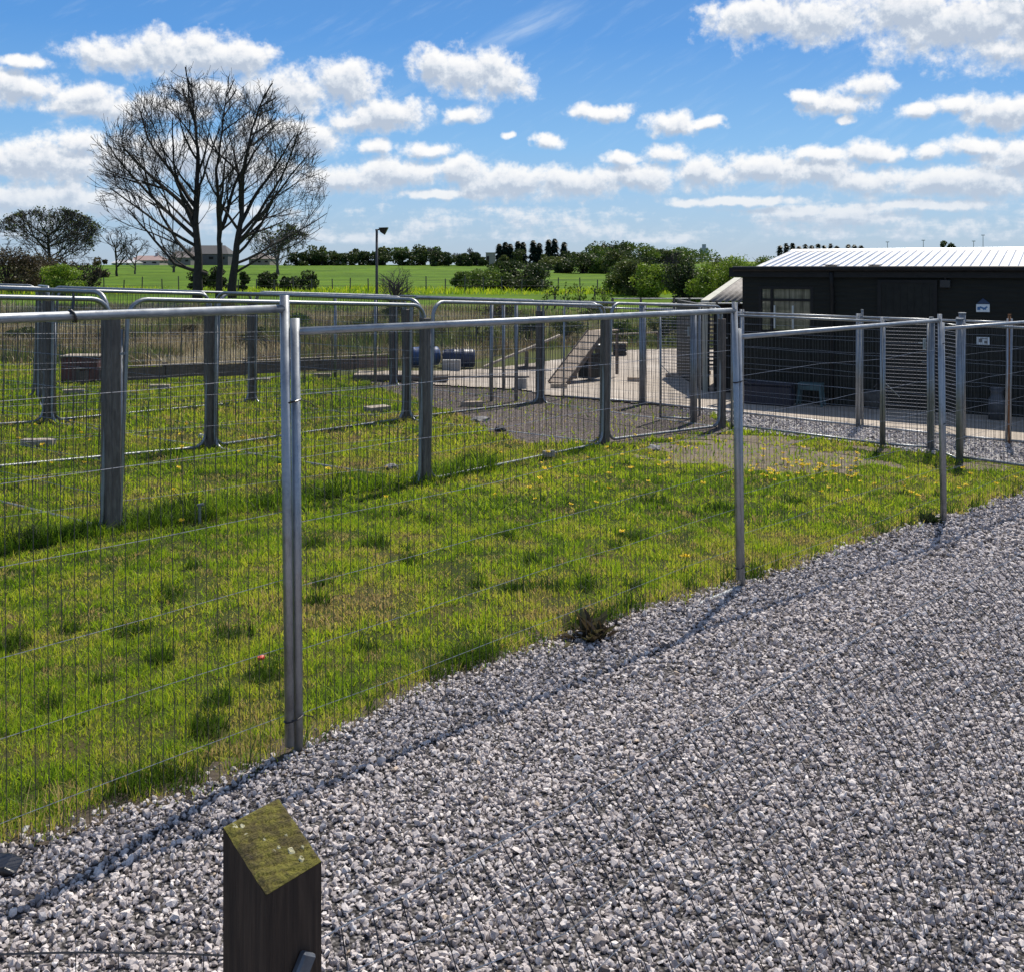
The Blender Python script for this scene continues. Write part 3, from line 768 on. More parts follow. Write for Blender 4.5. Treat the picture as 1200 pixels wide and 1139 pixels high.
# small gate inside the right pen
gate(at(774, 493), at(811, 496), 'small mesh gate inside the right end pen', 'gate', 'pen_gate', True)
post(at(813, 496), 'galvanised gate post right of the small pen gate', .06, h=1.9)

# ------------------------------------------------------------------ near low wire fence and its timber corner post
WP = Vector((-.435, 1.86, 0)); WP.z = g1(WP.x, WP.y)
def corner_post():
    e = empty('corner_post', WP, 'square dark timber corner post with sloping mossy top at the bottom', 'fence post', None, R(51))
    w = .062; top = 1.19 - WP.z; sl_ = .035
    m = MB()
    # sloping top: high at the far corner, low towards the camera
    hz = {(-1, -1): top - .075, (1, -1): top - .072, (1, 1): top + .003, (-1, 1): top - .000}
    V = [(-w, -w, -.3), (w, -w, -.3), (w, w, -.3), (-w, w, -.3)] + [(a * w, b * w, hz[(a, b)]) for a, b in ((-1, -1), (1, -1), (1, 1), (-1, 1))]
    m.v = V; m.f = [(0,3,2,1),(0,1,5,4),(1,2,6,5),(2,3,7,6),(3,0,4,7)]
    body = m.build('post_body', M['wood_dark'], e)
    def cap_z(x, y):
        a = (x / w + 1) / 2; b = (y / w + 1) / 2
        return (1-a)*(1-b)*hz[(-1,-1)] + a*(1-b)*hz[(1,-1)] + a*b*hz[(1,1)] + (1-a)*b*hz[(-1,1)]
    n = 60; xs = np.linspace(-w, w, n); X, Y = np.meshgrid(xs, xs)
    edge = np.minimum(w - np.abs(X), w - np.abs(Y))
    Z = cap_z(X, Y) + .001 + np.clip(edge / .008, 0, 1) * (.0015 + .004 * vnoise(X, Y, .012) + .002 * vnoise(X, Y, .004) - .004 * (np.abs(((Y + .3 * X) / .015) % 1 - .5) < .07))
    X = X + np.where(np.abs(X) > w * .999, (vnoise(X, Y, .01) - .5) * .0015, 0)
    I = np.arange(n * n).reshape(n, n)
    Fc = np.stack([I[:-1, :-1], I[:-1, 1:], I[1:, 1:], I[1:, :-1]], -1).reshape(-1, 4)
    np_mesh('mossy_top', np.stack([X, Y, Z], -1).reshape(-1, 3), Fc, M['moss'], e, smooth=True)
    r = random.Random(4)
    for (x, y, s) in ((-.045, .052, .0055), (-.032, .046, .0045), (-.035, .030, .0045), (.005, -.012, .0035), (-.008, -.014, .0042), (.022, -.026, .0055), (.03, -.045, .005), (.03, .0, .003), (-.01, .01, .003), (.045, -.03, .003)):
        k = 9; s *= 1.15; li = MB(); b = 0
        for rad, dz in ((1, .004), (.62, .0062), (.35, .0052)):
            for j in range(k):
                a = j * 6.2832 / k; q = s * rad * r.uniform(.8, 1.2); px_, py_ = x + q * math.cos(a), y + q * math.sin(a); li.v.append((px_, py_, cap_z(px_, py_) + dz))
        for q in range(2):
            for j in range(k): li.f.append((b + q * k + j, b + q * k + (j + 1) % k, b + (q + 1) * k + (j + 1) % k, b + (q + 1) * k + j))
        li.f.append(tuple(b + 2 * k + j for j in range(k)))
        li.build('lichen_spot', M['lichen'], e)
    br = MB(); br.bbox((.012, -w - .008, top - .235), (.034, .016, .05), .004, Matrix.Rotation(.6, 3, 'Y')); br.build('bracket', simple('grey_clip', (.10, .11, .13), (.17, .18, .2), 30, .5, .3), e)
    return e
corner_post()
def low_wire():
    d = Vector((.68, .733, 0)); nrm = Vector((.733, -.68, 0)); A = WP + Vector((.03, .0, 0)); topz = .955
    e = empty('wire_netting_fence', (A.x, A.y, 0), 'sagging thin wire netting running from the corner post across the gravel', 'fence')
    def off(t, q):  # t along, q depth below top
        ramp_ = min(1, t / .5); return ramp_ * (.50 * (1 - math.exp(-q / .45)))
    v = MB(); h = MB(); r = random.Random(8); L = 6.4
    def pt(t, q): 
        sag = -.012 * math.sin(t * 2.1) - .008 * t; p = d * t + nrm * off(t, q); return (p.x + .003 * math.sin(t * 9 + q * 7), p.y, topz + sag - q - .02 * t)
    t = .04
    while t < L: 
        jt = r.gauss(0, .006); v.tube([pt(t + jt * q, q) for q in [i * .1 for i in range(10)]], .0015, 3, cap=False); t += .075
    for q in [0, .075, .15, .23, .31, .4, .5, .6, .72, .85]:
        h.tube([pt(i * .15, q + r.gauss(0, .003)) for i in range(int(L / .15) + 1)], .0016 if q == 0 else .0011, 3, cap=False)
    v.build('upright_wires', M['wire'], e); h.build('cross_wires', M['wire_bright'], e)
    # the other side of the corner
    A2_ = WP + Vector((-.05, .01, 0)); e2 = empty('wire_strand_fence', (A2_.x, A2_.y, 0), 'dark wire strand leading left from the mossy corner post', 'fence')
    v = MB(); h = MB(); r = random.Random(9)
    for z0, rad in ((.945, .0022), (.87, .0013), (.79, .0013)):
        h.tube([(-i * .06, i * .001, z0 + .008 * math.sin(i * .33) - .0008 * i) for i in range(34)], rad, 4, cap=False)
    for i in range(1, 26): v.tube([(-i * .078, 0, .95), (-i * .078 + r.gauss(0, .006), -.01, .6), (-i * .078, 0, .1)], .0010, 3, cap=False)
    h.build('strands', M['wire'], e2); v.build('upright_wires', M['wire'], e2)
low_wire()
# black rubber foot at the left edge
def foot():
    p = at(2, 1034); e = MB(); prof = [(-.34, 0), (.27, 0), (.30, .012), (.26, .035), (.12, .055), (-.12, .055), (-.3, .045), (-.35, .02)]
    e.prism(prof, -.05, .05); o = e.build('rubber_foot', simple('black_rubber', (.008, .008, .010), (.02, .02, .024), 9, .28), loc=(p.x - .26, p.y + .02, p.z + .01)); o.rotation_euler = (0, 0, R(8))
    b = o.modifiers.new('b', 'BEVEL'); b.width = .010; b.segments = 3
    tag(o, 'glossy black rubber fence foot lying at the left edge', 'fence foot')
foot()
# small bits: red scrap, dark clod, pegs, stones
def clod(px, py, s, name, m, label, cat, flat=.6, group=None, z=.0):
    p = at(px, py); bm = __import__('bmesh').new(); __import__('bmesh').ops.create_icosphere(bm, subdivisions=2, radius=1); r = random.Random(int(px + py))
    for v in bm.verts:
        k = 1 + r.uniform(-.22, .22); v.co = Vector((v.co.x * s * k, v.co.y * s * .7 * k, v.co.z * s * flat * k + s * flat * .5))
    me = bpy.data.meshes.new(name); bm.to_mesh(me); bm.free(); me.materials.append(m); o = bpy.data.objects.new(name, me); COL.objects.link(o); o.location = p + Vector((0, 0, z)); o.rotation_euler = (0, 0, r.uniform(0, 3)); return tag(o, label, cat, group)
clod(306, 778, .022, 'scrap', simple('red_plastic', (.6, .05, .02), (.75, .09, .04), 30, .4), 'small bright red scrap in the grass left of the double post', 'litter', z=.03)
clod(637, 815, .026, 'leaf_clump', M['soil'] if False else simple('dark_clod', (.012, .010, .010), (.03, .025, .022), 60, .9), 'dark clod on the gravel below the front fence', 'clod', .5)
clod(1076, 685, .026, 'leaf_clump', bpy.data.materials['dark_clod'], 'small dark clod on the gravel, right of the middle post', 'clod', .5)
clod(1054, 740, .026, 'leaf_clump', bpy.data.materials['dark_clod'], 'small dark clod on the gravel nearer than its neighbour at right', 'clod', .5)
clod(712, 878, .024, 'leaf_clump', bpy.data.materials['dark_clod'], 'dark clod in the middle of the near gravel', 'clod', .5)
clod(1140, 845, .026, 'leaf_clump', bpy.data.materials['dark_clod'], 'dark clod on the gravel near the right border', 'clod', .5)
clod(586, 506, .10, 'rock', simple('dark_rock', (.03, .03, .035), (.07, .065, .07), 9, .8), 'dark rounded rock on the worn gravel behind the centre post', 'rock')
clod(766, 527, .13, 'rock', simple('grey_rock', (.12, .12, .13), (.25, .25, .26), 9, .8), 'flat grey rock below the right pen rail', 'rock', .35)
clod(562, 494, .17, 'rock', bpy.data.materials['grey_rock'], 'flat grey stone beside the rail on the worn gravel', 'rock', .3)
clod(458, 550, .09, 'rock', bpy.data.materials['grey_rock'], 'small grey stone in the grass under the centre post', 'rock', .5)
clod(236, 514, .07, 'rock', simple('pale_rock', (.4, .4, .38), (.6, .6, .56), 9, .8), 'small pale stone at the foot of the left pen post', 'rock', .6)
p = at(234, 614); e = empty('marker_peg', p, 'short grey peg standing in the long grass under the pen fence', 'peg')
MB().tube([(0, 0, -.1), (0, 0, .17)], .014, 8).build('peg_stem', M['galv_old'], e); MB().tube([(-.02, 0, .165), (.035, 0, .175)], .012, 6).build('peg_head', M['galv_old'], e)
# dog mess coloured blocks: pale wooden blocks on the lawn and yard
BL = [(45, 524, .40, 0, 'pale wooden block on the grass at the left edge of the pens', 'wood_pale'), (86, 463, .38, .3, 'pale wooden block left of the nearest brown post', 'wood_pale'),
      (187, 457, .40, .1, 'pale wooden block on the grass right of the nearest brown post', 'wood_pale'), (306, 449, .40, 0, 'pale wooden block behind the pens just left of the double steel post', 'wood_pale'),
      (442, 483, .42, .7, 'pale square slab on the grass left of the centre posts', 'wood_pale'), (378, 443, .4, 0, 'grey block on the gravel right of the double steel post', 'wood_pale'),
      (553, 477, .40, .2, 'brown board lying on the worn gravel behind the centre post', 'wood_ramp'), (655, 457, .36, -.1, 'small pale block next to the foot of the ramp', 'wood_pale'),
      (744, 449, .36, -.3, 'small brown block on the concrete right of the ramp', 'wood_ramp'), (788, 444, .36, 0, 'small brown block in the middle of the concrete yard', 'wood_ramp'),
      (825, 441, .34, 0, 'small brown block on the concrete beside the right pen post', 'wood_ramp'), (643, 537, .16, .4, 'little pale chip of wood on the worn ground in the right pen', 'wood_pale')]
for px, py, s, rz, lab, m in BL:
    p = at(px, py); e = MB().bbox((0, 0, .055), (s, s * (.6 if px == 442 else .32), .09), .006).build('wooden_block', M[m], loc=(p.x, p.y, p.z + .035 * bool(is_conc(p.x, p.y)))); e.rotation_euler = (0, 0, rz); tag(e, lab, 'wooden block', 'wooden blocks in the pens and yard')

# ------------------------------------------------------------------ the dark hut
WL = at(870, 470); WR = at(1200, 492)
WALLDIR = Vector((WR.x - WL.x, WR.y - WL.y, 0)).normalized(); WANG = math.atan2(WALLDIR.y, WALLDIR.x)
M['hut_wall'] = mat('dark_green_cladding', lambda N: pbr(N, N.ramp(N.noise(N.v('MULTIPLY', oc(N), (1.5, 1.5, 9)), 1.5, 6, .65).outputs[0], [(.3, (.007, .008, .0065)), (.7, (.014, .016, .0125))]), .65, 0, N.add('ShaderNodeTexWave', {'Vector': oc(N), 'Scale': 3.3, 'Distortion': .2}, bands_direction='Z').outputs['Fac'], .35, .01, .25))
M['hut_trim'] = simple('black_trim', (.007, .007, .007), (.014, .014, .014), 7, .6, spec=.3)
def hut():
    zb = WR.z - .25; e = empty('dark_hut', (WL.x, WL.y, 0), 'long low black green hut with a shiny ribbed metal roof', 'building', None, WANG)
    # local frame: x along wall, y into the hut, z world
    L = 12.0; D = 6.2; ze = 2.12; zr = 2.60
    def px2x(px, y=0): # pixel column -> local x on the wall plane
        u = (px - CX) / F; o = Vector((WL.x, WL.y, 0)); dx, dy = WALLDIR.x, WALLDIR.y
        return (u * o.y - o.x) / (dx - u * dy)
    def pz(px, py):
        x = px2x(px); yy = WL.y + WALLDIR.y * x; return EYE + (HY - py) / F * yy
    # wall with a window opening and a door opening
    wx0, wx1 = px2x(889), px2x(953); wz0, wz1 = pz(920, 391), pz(920, 336)
    wall = MB()
    def slab(x0, x1, z0, z1): wall.box(((x0 + x1) / 2, .07, (z0 + z1) / 2), (x1 - x0, .14, z1 - z0))
    slab(0, wx0, zb, ze); slab(wx1, L, zb, ze); slab(wx0, wx1, zb, wz0); slab(wx0, wx1, wz1, ze)
    wall.box((.07, D / 2, (zb + ze) / 2), (.14, D - .3, ze - zb)); wall.box((L - .07, D / 2, (zb + ze) / 2), (.14, D - .3, ze - zb)); wall.box((L / 2, D - .07, (zb + ze) / 2), (L, .14, ze - zb))
    # gable infill
    wall.prism([(0.16, ze - .02), (.3, zr - .08), (.3, ze - .02)], D / 2 - .05, D / 2 + .05)
    wall.build('wall', M['hut_wall'], e)
    fl = MB().box((L / 2, D / 2, zb + .3), (L - .3, D - .3, .05)); fl.build('floor', M['hut_trim'], e)
    fa = MB(); fa.box((L / 2 - .05, -.10, ze + .00), (L + .4, .05, .20)); fa.box((-.2, D * .25, ze), (.05, D * .5, .2)); fa.build('fascia', M['hut_trim'], e)
    gt = MB(); gt.tube([(-.15, -.17, ze + .07), (L, -.17, ze + .07)], .055, 10); gt.build('gutter', M['hut_trim'], e, smooth=True)
    # ribbed roof: both slopes
    def slope(y0, z0, y1, z1):
        m = MB(); n = 0; x = .30; prof = []
        while x < L + .2:
            prof += [(x, 0), (x + .10, 0), (x + .115, .028), (x + .150, .028)]; x += .165
        prof.append((x, 0)); b = len(m.v); k = len(prof)
        for (yy, zz) in ((y0, z0), (y1, z1)):
            for (a, h) in prof: m.v.append((a, yy, zz + h))
        for i in range(k - 1): m.f.append((b + i, b + i + 1, b + k + i + 1, b + k + i))
        return m
    sh = mat('bright_sheet_roof', lambda N: pbr(N, N.ramp(N.noise(N.v('MULTIPLY', oc(N), (3, .7, 1)), 1.2, 6, .65).outputs[0], [(.3, (.50, .50, .51)), (.7, (.72, .71, .70))]), .34, .55, N.noise(oc(N), 9, 3).outputs[0], .1, .01))
    r1 = slope(-.14, ze + .09, 3.05, zr); o = r1.build('roof', sh, e); s = o.modifiers.new('s', 'SOLIDIFY'); s.thickness = .006; s.offset = 1
    r2 = slope(6.3, ze + .09, 3.05, zr); o2 = r2.build('roof', sh, e); s = o2.modifiers.new('s', 'SOLIDIFY'); s.thickness = .006; s.offset = 1
    cp = MB(); cp.prism([(-.14 + 3.05, zr - .0), (3.05, zr + .055), (3.05 + .14, zr - .0), (3.05, zr + .03)], .3, L + .2, Matrix(((0, 1, 0), (1, 0, 0), (0, 0, 1)))); cp.build('ridge_cap', sh, e)
    vb = MB(); vb.tube([(.27, -.14, ze + .07), (.27, 3.05, zr - .01)], .03, 6); vb.tube([(.27, 3.05, zr - .01), (.27, 6.3, ze + .07)], .03, 6); vb.build('verge_trim', M['galv'], e)
    # window
    w = MB(); W = wx1 - wx0; H = wz1 - wz0; xc = (wx0 + wx1) / 2; zc = (wz0 + wz1) / 2; ztr = pz(920, 352)
    for x in (wx0 + .03, wx1 - .03): w.box((x, .03, zc), (.06, .08, H))
    for z in (wz0 + .03, wz1 - .03): w.box((xc, .03, z), (W - .124, .078, .06))
    w.box((xc, .03, ztr), (W - .124, .074, .05)); xm = wx0 + W * .24; w.box((xm, .03, zc), (.05, .07, H - .124))
    wo = w.build('window', M['hut_trim'], e)
    gl = mat('window_glass', lambda N: pbr(N, N.ramp(N.noise(N.v('MULTIPLY', oc(N), (14, 1, .6)), 1.4, 3, .6).outputs[0], [(.35, (.10, .105, .09)), (.65, (.26, .27, .23))]), .07, .55, None, spec=1.0))
    MB().box((xc, .045, zc), (W - .12, .006, H - .12)).build('pane', gl, wo)
    MB().box((xc, .01 - .03, wz0 - .02), (W + .06, .10, .03)).build('sill', M['hut_trim'], wo)
    iw = MB(); iw.box((xm + .06, .025, zc - .15), (.03, .05, H - .50)); iw.box((wx0 + W * .63, .025, zc - .15), (.035, .05, H - .50)); iw.build('glazing_bar', simple('white_bar', (.45, .48, .46), (.55, .58, .55), 9, .5), wo)
    # interior blind
    bl = MB()
    for i in range(26): bl.box((wx0 + W * .30 + i * W * .027, .16, zc + .02), (W * .022, .01, H - .12))
    bl.build('blind', simple('pale_blind', (.60, .62, .50), (.75, .76, .64), 12, .8), wo)
    # downpipe, hopper, roof flues
    xd = px2x(976); dp = MB(); dp.tube([(xd, -.17, ze), (xd, -.10, ze - .25), (xd, -.05, ze - .45), (xd, -.05, WL.z + .03)], .038, 10); dpo = dp.build('downpipe', M['hut_trim'], e, smooth=True)
    for z in (ze - .6, .9, .1): MB().box((xd, -.03, z), (.12, .05, .03)).build('pipe_clip', M['hut_trim'], dpo)
    for pxx, s in ((975, .16), (1026, .13)):
        xv = px2x(pxx); v = MB(); v.box((xv, -.08, ze + .115), (s * 1.3, .1, .05)); v.box((xv, -.08, ze + .15), (s * 1.9, .14, .015)); v.build('vent_cowl', M['hut_trim'], e)
    # wall lamp / box, door, hooks
    xb = px2x(1108); b = MB(); b.bbox((xb, -.05, pz(1108, 333)), (.19, .09, .16), .01); b.tube([(xb, -.05, pz(1108, 333) + .08), (xb, -.06, ze - .02)], .02, 6); b.build('junction_box', M['black'], e)
    xl, xr = px2x(1033), px2x(1094); zt = pz(1060, 332); zd = zb + .25; d = MB(); d.box(((xl + xr) / 2, -.02, (zt + zd) / 2), (xr - xl, .04, zt - zd))
    for k in range(7): d.box((xl + .08 + k * (xr - xl - .16) / 6, -.044, (zt + zd) / 2), (.018, .008, zt - zd - .1))
    do = d.build('door', simple('dark_door', (.009, .010, .009), (.018, .020, .017), 8, .7, spec=.3), e)
    fr = MB(); fr.box(((xl + xr) / 2, -.03, zt + .03), (xr - xl + .14, .06, .06)); fr.box((xl - .035, -.03, (zt + zd) / 2), (.07, .06, zt - zd)); fr.box((xr + .035, -.03, (zt + zd) / 2), (.07, .06, zt - zd)); fr.build('frame', M['hut_trim'], do)
    MB().tube([(xr - .1, -.05, 1.0 + zd), (xr - .1, -.09, 1.0 + zd), (xr - .2, -.09, 1.0 + zd)], .01, 6).build('handle', M['galv'], do)
    # signs
    wht = simple('sign_white', (.55, .62, .66), (.68, .74, .77), 20, .5); blu = simple('sign_blue', (.03, .12, .28), (.05, .17, .36), 20, .5)
    return e, px2x, pz, wht, blu
HUT, px2x, pz, wht, blu = hut()
def on_wall(px, py, out=.0):
    x = px2x(px); o = Vector((WL.x, WL.y, 0)) + WALLDIR * x - Vector((-WALLDIR.y, WALLDIR.x, 0)) * out; o.z = pz(px, py); return o
def sign(px, py, w, h, lab, style):
    e = empty('wall_sign', on_wall(px, py, .03), lab, 'sign', None, WANG)
    MB().bbox((0, 0, 0), (w, .008, h), .003).build('plate', wht, e)
    s = MB()
    if style == 'dog':
        s.bbox((0, -.006, .0), (w * .5, .004, h * .22), .001, Matrix.Rotation(.35, 3, 'Y')); s.bbox((w * .16, -.0065, .0), (w * .4, .004, h * .2), .001, Matrix.Rotation(-.6, 3, 'Y')); s.bbox((-w * .3, -.006, -h * .05), (w * .22, .004, h * .4), .001)
        s.build('emblem', blu, e); t = MB(); t.v = [(-.11, -.004, h * .56), (.13, -.004, h * .56), (.0, -.004, h * 1.25), (-.11, .004, h * .56), (.13, .004, h * .56), (.0, .004, h * 1.25)]; t.f = [(0, 1, 2), (5, 4, 3), (0, 3, 4, 1), (1, 4, 5, 2), (2, 5, 3, 0)]; t.build('pennant', simple('navy_card', (.01, .03, .08), (.02, .05, .12), 9, .6), e)
    else:
        s.bbox((-w * .18, -.006, .01), (w * .26, .004, h * .5), .001); s.bbox((w * .22, -.006, -.02), (w * .22, .004, h * .34), .001); s.bbox((w * .08, -.006, h * .3), (w * .5, .004, h * .1), .001); s.build('emblem', simple('sign_grey', (.10, .11, .12), (.2, .2, .2), 30, .6), e)
sign(1152, 361.5, .235, .15, 'small white and blue sign on the dark hut, upper of two', 'dog')
sign(1152, 400, .23, .15, 'small white notice with grey print on the dark hut, lower of two', 'b')

# low shed with a corrugated roof left of the hut
def shed():
    e = empty('corrugated_shed', (0, 0, 0), 'small shed with grey corrugated roof joining the left end of the hut', 'building')
    y0, y1 = 22.9, 27.0
    def X(px, y): return (px - CX) / F * y
    def Z(py, y): return EYE + (HY - py) / F * y
    xa, xb = X(828, y0), X(874, y0) + .5; za = Z(353, y0); zt = Z(327, y1) + .0; xt = X(868, y1)
    m = MB(); n = 0; k = 8; W = xb - xa; st = .146; nx = int(W / st * 6)
    for (yy, zz, x0) in ((y0 - .2, za, xa), (y1, zt, xt)):
        for i in range(nx + 1): m.v.append((x0 + W * i / nx, yy, zz + .022 * math.sin(i / 6 * 2 * math.pi)))
    for i in range(nx): m.f.append((i, i + 1, nx + 2 + i, nx + 1 + i))
    o = m.build('roof', simple('fibre_cement_sheet', (.17, .16, .15), (.36, .34, .32), 3, .9, 0, .4, .01), e, smooth=True); s = o.modifiers.new('s', 'SOLIDIFY'); s.thickness = .012
    v = MB(); v.prism([(0, 0), (.30, 0), (.30, .05), (0, .05)], 0, 1); v.v = []; v.f = []
    a = Vector((xa, y0 - .22, za + .02)); b = Vector((xt, y1, zt + .03)); u = Vector((.17, 0, 0))
    v.v = [tuple(a - u), tuple(a + u * .1), tuple(b + u * .1), tuple(b - u), tuple(a - u - Vector((0, 0, .05))), tuple(a + u * .1 - Vector((0, 0, .05))), tuple(b + u * .1 - Vector((0, 0, .05))), tuple(b - u - Vector((0, 0, .05)))]
    v.f = [(0, 1, 2, 3), (7, 6, 5, 4), (0, 4, 5, 1), (1, 5, 6, 2), (2, 6, 7, 3), (3, 7, 4, 0)]; v.build('verge_board', simple('pale_board', (.42, .42, .36), (.55, .54, .47), 5, .8), e)
    w = MB(); zb = g1(xa, y0) - .1; w.box(((xa + xb) / 2 + .1, y0 + .15, (za - .08 + zb) / 2), (xb - xa - .2, .12, za - .08 - zb)); w.box((xa + .05, (y0 + y1) / 2 + .1, (za - .1 + zb) / 2), (.12, y1 - y0 - .2, za - .1 - zb)); w.build('wall', M['hut_trim'], e)
    MB().box((xa - .02, y0 + .07, (za + zb) / 2 - .05), (.10, .10, za - zb - .1)).build('corner_board', simple('cream_post', (.42, .43, .36), (.5, .5, .43), 6, .7), e)
shed()
# slatted gate leaning beside the shed
p = at(829, 432); e = empty('slatted_gate', p, 'dark slatted wooden gate propped beside the hut corner', 'gate')
m = MB(); m.box((-.36, 0, .75), (.06, .05, 1.5)); m.box((.75, 0, .75), (.06, .05, 1.5)); m.build('stile', M['hut_trim'], e)
m = MB()
for i in range(13): m.box((.195, .01, .1 + i * .112), (1.05, .025, .055))
m.build('slats', simple('grey_slat', (.07, .07, .075), (.14, .14, .145), 6, .7), e)
# things by the hut wall
def stool():
    c = simple('teal_plastic', (.05, .10, .11), (.07, .14, .15), 9, .5); p = at(950, 478); p.z += .035
    e = empty('step_stool', p, 'small teal plastic step stool against the dark hut wall', 'stool', None, WANG)
    MB().bbox((0, 0, .44), (.50, .28, .05), .02).build('seat', c, e)
    MB().bbox((0, -.12, .37), (.44, .02, .09), .005).build('apron', c, e)
    for sx in (-1, 1):
        for sy in (-1, 1): MB().tube([(sx * .2, sy * .11, .42), (sx * .25, sy * .14, 0)], [.03, .022], 6).build('leg', c, e)
stool()
p = at(900, 477); p.z += .035
e = empty('storage_box', p, 'long low dark blue lidded box at the foot of the hut wall', 'box', None, WANG)
c = simple('navy_plastic', (.012, .013, .025), (.024, .024, .045), 9, .5); MB().bbox((0, .1, .20), (.95, .42, .40), .03).build('tub', c, e); MB().bbox((0, .1, .425), (1.0, .46, .05), .015).build('lid', c, e)
p = at(1168, 494); p.z += .035
e = empty('milk_churn', p, 'grey metal milk churn standing by the hut at the right', 'churn')
MB().tube([(0, 0, 0), (0, 0, .36), (0, 0, .44), (0, 0, .50), (0, 0, .56)], [.15, .15, .11, .10, .125], 18).build('body', simple('churn_metal', (.06, .065, .075), (.12, .125, .135), 9, .5, .4), e, smooth=True)
MB().tube([(0, 0, .56), (0, 0, .60)], [.13, .09], 18).build('lid', bpy.data.materials['churn_metal'], e)
p = at(1027, 481); p.z += .035
e = empty('rubble_sack', p, 'slumped grey sack at the foot of the hut left of the gate', 'sack'); clod(0, 1000, .01, 'tmp', M['stone'], 'x', 'x'); bpy.data.objects.remove(COL.objects[-1])
bm = __import__('bmesh').new(); __import__('bmesh').ops.create_uvsphere(bm, u_segments=18, v_segments=12, radius=1)
for v in bm.verts: v.co = Vector((v.co.x * .30 * (1 + .1 * math.sin(v.co.z * 5)), v.co.y * .2, max(-.0, v.co.z * .2 + .17 + .03 * math.sin(v.co.x * 6))))
me = bpy.data.meshes.new('sack_body'); bm.to_mesh(me); bm.free(); me.materials.append(simple('sack_cloth', (.06, .055, .05), (.10, .095, .085), 14, .9)); o = bpy.data.objects.new('sack_body', me); COL.objects.link(o); o.parent = e
MB().tube([(.0, 0, .36), (.03, 0, .42), (-.02, 0, .46)], [.03, .045, .06], 8).build('sack_neck', bpy.data.materials['sack_cloth'], e)

# ------------------------------------------------------------------ yard equipment
def barrel(px, py, L, r, lab, rz, c):
    p = at(px, py); e = empty('plastic_barrel', p + Vector((0, 0, .02)), lab, 'barrel', 'blue barrels lying by the yard', rz)
    pts = [(-L/2, r * .80), (-L/2 + .03, r * .97), (-L/2 + .10, r), (-L * .18, r * 1.0), (-L * .16, r * 1.05), (-L * .13, r * 1.0), (L * .13, r), (L * .16, r * 1.05), (L * .18, r), (L/2 - .10, r), (L/2 - .03, r * .97), (L/2, r * .80)]
    MB().tube([(x, 0, r) for x, _ in pts], [q for _, q in pts], 24).build('drum', c, e, smooth=True)
    MB().tube([(-L/2 - .02, 0, r), (-L/2 + .01, 0, r)], r * .86, 24).build('lid', c, e)
    MB().tube([(-L/2 - .045, .08, r * 1.35), (-L/2 - .015, .08, r * 1.35)], .03, 10).build('bung', M['black'], e)
c1 = simple('mid_blue_plastic', (.03, .075, .20), (.05, .11, .28), 7, .5); c2 = simple('navy_blue_plastic', (.015, .022, .06), (.025, .034, .085), 7, .45)
barrel(497, 430, .85, .27, 'bright blue plastic barrel lying behind the centre posts', R(25), c1)
barrel(538, 432, .88, .26, 'dark navy plastic barrel lying at the back of the concrete yard', R(5), c2)
p = at(529, 436); tag(MB().bbox((0, 0, .16), (.48, .22, .32), .012).build('concrete_block', simple('grey_block', (.30, .29, .28), (.42, .41, .4), 9, .9), loc=p), 'pale grey block chocked in front of the navy barrel', 'concrete block')
def ramp():
    p = at(651, 452); e = empty('dog_ramp', p + Vector((.05, 0, .03)), 'wooden dog agility ramp with side rails rising to the right in the yard', 'ramp', None, R(58))
    L = 2.0; H = 1.12; W = .46; a = math.atan2(H, L); sl_ = math.hypot(L, H); Mx = Matrix.Rotation(-a, 3, 'Y')
    MB().bbox((L / 2, 0, H / 2 + .03), (sl_, W, .03), .004, Mx).build('ramp_board', M['wood_ramp'], e)
    for s in (-1, 1): MB().bbox((L / 2, s * (W / 2 + .013), H / 2 + .01), (sl_, .024, .13), .004, Mx).build('side_rail', M['wood_post'], e)
    for j in range(7):
        t = (j + .6) / 7.4; MB().box((t * L, 0, t * H + .058), (.03, W - .02, .014), Mx).build('slat', M['wood_ramp'], e)
    MB().bbox((L + .42, 0, H + .01), (.8, W, .04), .004).build('platform', M['wood_ramp'], e)
    for x in (L * .62, L + .1, L + .75):
        h = min(H, x / L * H) - .05
        for s in (-1, 1): MB().bbox((x, s * W * .42, h / 2), (.06, .06, h), .004).build('leg', M['wood_post'], e)
    MB().bbox((L * .8, 0, .30), (.5, W - .1, .58), .004).build('support_box', M['hut_trim'], e)
ramp()
def seesaw():
    p = at(612, 434); e = empty('seesaw_plank', p + Vector((0, 0, .03)), 'pale sloping seesaw plank left of the broad yard post', 'seesaw', None, R(6))
    a = R(22); MB().bbox((0, 0, .50), (2.3, .26, .05), .006, Matrix.Rotation(-a, 3, 'Y')).build('plank', M['wood_pale'], e)
    MB().bbox((.12, 0, .24), (.08, .30, .48), .005).build('pivot_stand', M['wood_post'], e); MB().bbox((.12, 0, .04), (.6, .34, .06), .005).build('stand_foot', M['wood_post'], e)
seesaw()
def low_table():
    p = at(610, 457); e = empty('low_step', p, 'low grey step block beside the slim steel posts', 'step')
    MB().bbox((0, 0, .13), (.26, .3, .26), .008).build('block', bpy.data.materials['grey_block'], e); MB().bbox((-.95, 0, .285), (2.3, .10, .035), .004).build('bar', M['wood_post'], e); MB().bbox((-2.0, 0, .13), (.1, .1, .26), .004).build('bar_stand', M['wood_post'], e)
low_table()
